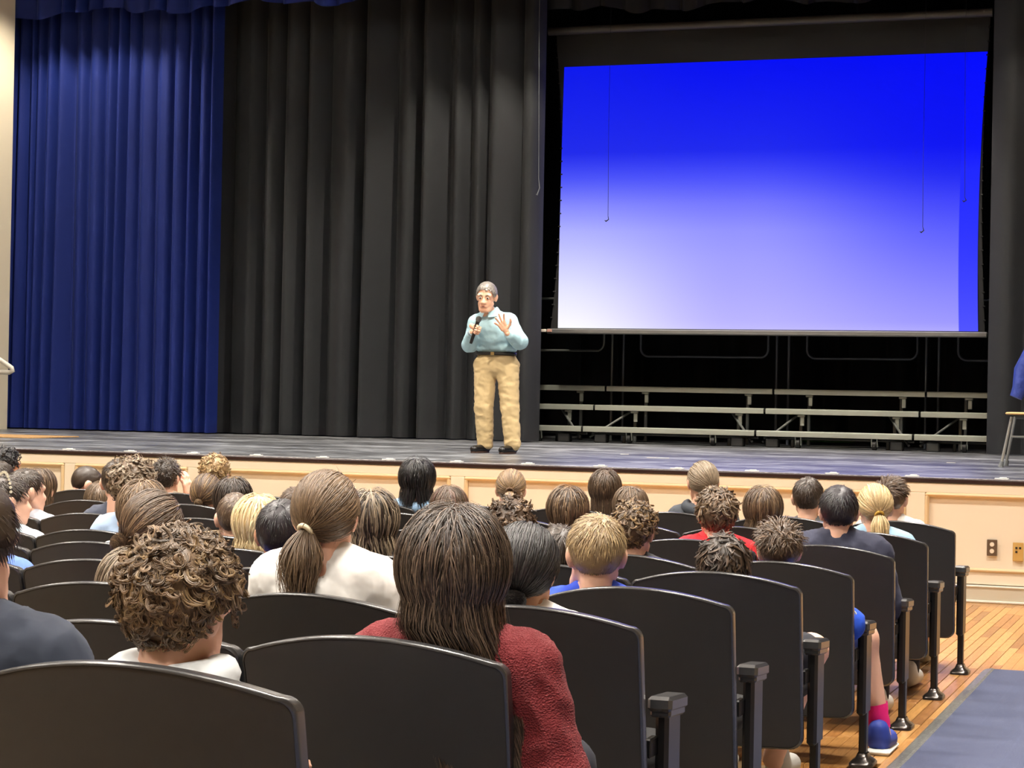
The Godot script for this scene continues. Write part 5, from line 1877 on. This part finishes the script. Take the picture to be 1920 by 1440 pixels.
	for q in feet:
		var so := MB.new()
		sdf([[0, q[1], q[2], 0.046, 0.038, Vector3(1, 0.9, 1)], [0, q[1] + Vector3(0, 0.035, 0), q[1] + Vector3(0, 0.05, 0.0), 0.045, 0.042, ONE]], 0.01, 0.02, so)
		var s := obj("shoe", so, mat("black shoe leather", Color(0.05, 0.05, 0.055), 0.35), t)
		var sole := MB.new()
		var d: Vector3 = q[2] - q[1]
		var rows := []
		for j in 2:
			var row := PackedVector3Array()
			for k in 24:
				var a := TAU * k / 24.0
				var c: Vector3 = q[1] + d * (0.5 + 0.5 * sin(a))
				var side := d.cross(Vector3.UP).normalized()
				row.append(Vector3(c.x, 0.001 + 0.018 * j, c.z) + side * cos(a) * 0.042 + d.normalized() * sin(a) * 0.042)
			rows.append(row)
		sole.skin(rows, true)
		obj("sole", sole, mat("shoe sole brown", Color(0.22, 0.14, 0.1), 0.6), s)
	# face details and grey hair
	var eye_w := mat("eye white", Color(0.85, 0.82, 0.78), 0.25)
	var eye_d := mat("eye dark", Color(0.06, 0.04, 0.03), 0.2)
	for s in [-1.0, 1.0]:
		var e := MB.new()
		sdf([egg(Vector3(0.031 * s, 0.003, -0.081), Vector3(0.013, 0.0085, 0.01))], 0.0025, 0.004, e)
		var eo := obj("eye", e, eye_w, t)
		eo.transform = ht
		var ir := MB.new()
		sdf([egg(Vector3(0.031 * s, 0.002, -0.0895), Vector3(0.0068, 0.0068, 0.0035))], 0.0015, 0.002, ir)
		obj("iris", ir, eye_d, eo)
		var br := MB.new()
		br.tube(PackedVector3Array([Vector3(0.013 * s, 0.021, -0.09), Vector3(0.03 * s, 0.027, -0.088), Vector3(0.049 * s, 0.02, -0.077)]), PackedFloat32Array([0.004, 0.0045, 0.003]), 8, true, 0.7)
		obj("eyebrow", br, mat("grey brown brow", Color(0.3, 0.25, 0.21), 0.8), t).transform = ht
	var mo := MB.new()
	mo.tube(PackedVector3Array([Vector3(-0.02, -0.068, -0.091), Vector3(0, -0.066, -0.098), Vector3(0.02, -0.068, -0.091)]), PackedFloat32Array([0.003, 0.0055, 0.003]), 10)
	obj("mouth", mo, mat("open mouth", Color(0.5, 0.2, 0.17), 0.5), t).transform = ht
	var hr := obj("hair", hair(H("short", Color(0.17, 0.155, 0.14), {"len": 0.022, "side": 0.01, "lift": 0.22, "n": 1100, "w": 0.0032, "thick": 0.008, "streak": Color(0.4, 0.38, 0.35), "streaks": 0.3, "comb": Vector3(-0.3, 0, -0.6)}), 99), hair_mat(), t)
	hr.transform = ht
	# microphone
	var mi := thing("microphone", "black handheld microphone held up by the speaker in khaki trousers", "microphone", root)
	var mm := MB.new()
	mm.tube(PackedVector3Array([mic_a - ax * 0.02, mic_a, mic_b - ax * 0.03, mic_b - ax * 0.012]), PackedFloat32Array([0.013, 0.015, 0.018, 0.02]), 16)
	obj("handle", mm, mat("microphone black", Color(0.05, 0.05, 0.055), 0.35), mi)
	var mg := MB.new()
	mg.tube(PackedVector3Array([mic_b - ax * 0.012, mic_b, mic_b + ax * 0.016, mic_b + ax * 0.03, mic_b + ax * 0.036]), PackedFloat32Array([0.021, 0.027, 0.027, 0.018, 0.006]), 18)
	obj("grille", mg, mat("microphone grille", Color(0.4, 0.4, 0.4), 0.45, {"metal": 0.6, "bump": "knit", "depth": 0.1, "scale": 20.0}), mi)

# ---- small things
func small_things() -> void:
	# wall plates on the stage front
	var zf := STAGE_Z + 0.002
	var a := on_z(1860, 1027, zf)
	var o := thing("outlet", "brown metal wall plate with two white sockets on the stage front", "outlet", a)
	obj("plate", boxes([[Vector3.ZERO, Vector3(0.072, 0.117, 0.008)]], 0.003), mat("outlet plate bronze", Color(0.42, 0.36, 0.3), 0.35, {"metal": 0.5}), o)
	for s in [-1.0, 1.0]:
		var m := MB.new()
		m.tube(PackedVector3Array([Vector3(0, 0.024 * s, 0.002), Vector3(0, 0.024 * s, 0.007)]), PackedFloat32Array([0.017, 0.016]), 16)
		obj("socket", m, mat("socket white", Color(0.88, 0.85, 0.78), 0.4), o)
	a = on_z(1909, 1035, zf)
	o = thing("wall_jack", "tan wall plate with three small dark jacks beside the outlet", "wall plate", a)
	obj("plate", boxes([[Vector3.ZERO, Vector3(0.075, 0.135, 0.008)]], 0.003), mat("jack plate tan", Color(0.74, 0.6, 0.34), 0.45), o)
	for q in [[-0.012, 0.028], [0.014, 0.028], [-0.012, 0.0]]:
		obj("jack", boxes([[Vector3(q[0], q[1], 0.004), Vector3(0.015, 0.016, 0.006)]], 0.001), mat("jack dark", Color(0.12, 0.1, 0.08), 0.5), o)
	# tape marks along the edge and scraps on the deck
	var tape := mat("white gaffer tape", Color(0.86, 0.85, 0.82), 0.6)
	for px in [132, 247, 365, 483, 607, 731, 859, 992, 1128, 1272, 1412, 1562, 1712, 1880]:
		var p := on_z(px, 860, STAGE_Z - 0.1)
		var m := MB.new()
		m.box(Vector3(0, 0.004, 0), Vector3(0.1, 0.008, 0.05), 0.002)
		m.box(Vector3(0.01, 0.011, 0.005), Vector3(0.05, 0.008, 0.03), 0.003)
		var t := obj("tape_mark", m, tape)
		t.position = Vector3(p.x, STAGE_Y + 0.004, STAGE_Z - 0.075)
		tag(t, "small white tape mark on the edge of the stage", "tape", "tape marks along the stage edge")
	for q in [[1171, 852, 0.08, 0.03, "scrap of white paper on the stage floor in front of the riser end"], [1234, 859, 0.2, 0.05, "long strip of white tape on the stage floor in front of the risers"], [1783, 868, 0.08, 0.03, "scrap of white paper on the stage floor before the desk"], [1560, 838, 0.4, 0.1, "white sheet of paper lying under the choir risers"]]:
		var p := on_y(q[0], q[1], STAGE_Y)
		var m := MB.new()
		m.box(Vector3(0, 0.002, 0), Vector3(q[2], 0.004, q[3]), 0.001, Basis(Vector3.UP, 0.15))
		var t := obj("paper_scrap", m, tape)
		t.position = p
		tag(t, q[4], "paper")
	var g := on_y(1545, 829, STAGE_Y)
	var gm := MB.new()
	gm.box(Vector3(0, 0.008, 0), Vector3(0.75, 0.012, 0.3), 0.004)
	var go := obj("folder", gm, mat("green folder", Color(0.25, 0.6, 0.18), 0.5))
	go.position = g
	tag(go, "flat green folder lying on the floor under the choir risers", "folder")
	# handrail by the pilaster
	var z := -20.3
	var hr := thing("handrail", "white painted handrail end beside the left pilaster", "handrail")
	var pts := PackedVector3Array()
	for q in [[-60, 640], [-10, 668], [8, 680], [22, 690], [24, 695], [18, 698], [-60, 697]]:
		pts.append(on_z(q[0], q[1], z))
	var hm := MB.new()
	hm.tube(pts, PackedFloat32Array([0.028]), 10)
	obj("rail", hm, mat("white rail paint", Color(0.85, 0.84, 0.8), 0.45), hr)
	var f := on_z(-45, 690, z)
	obj("post", boxes([[Vector3(f.x, (f.y + STAGE_Y) * 0.5, z), Vector3(0.06, f.y - STAGE_Y, 0.06)]], 0.006), mat("white rail paint", Color.WHITE), hr)
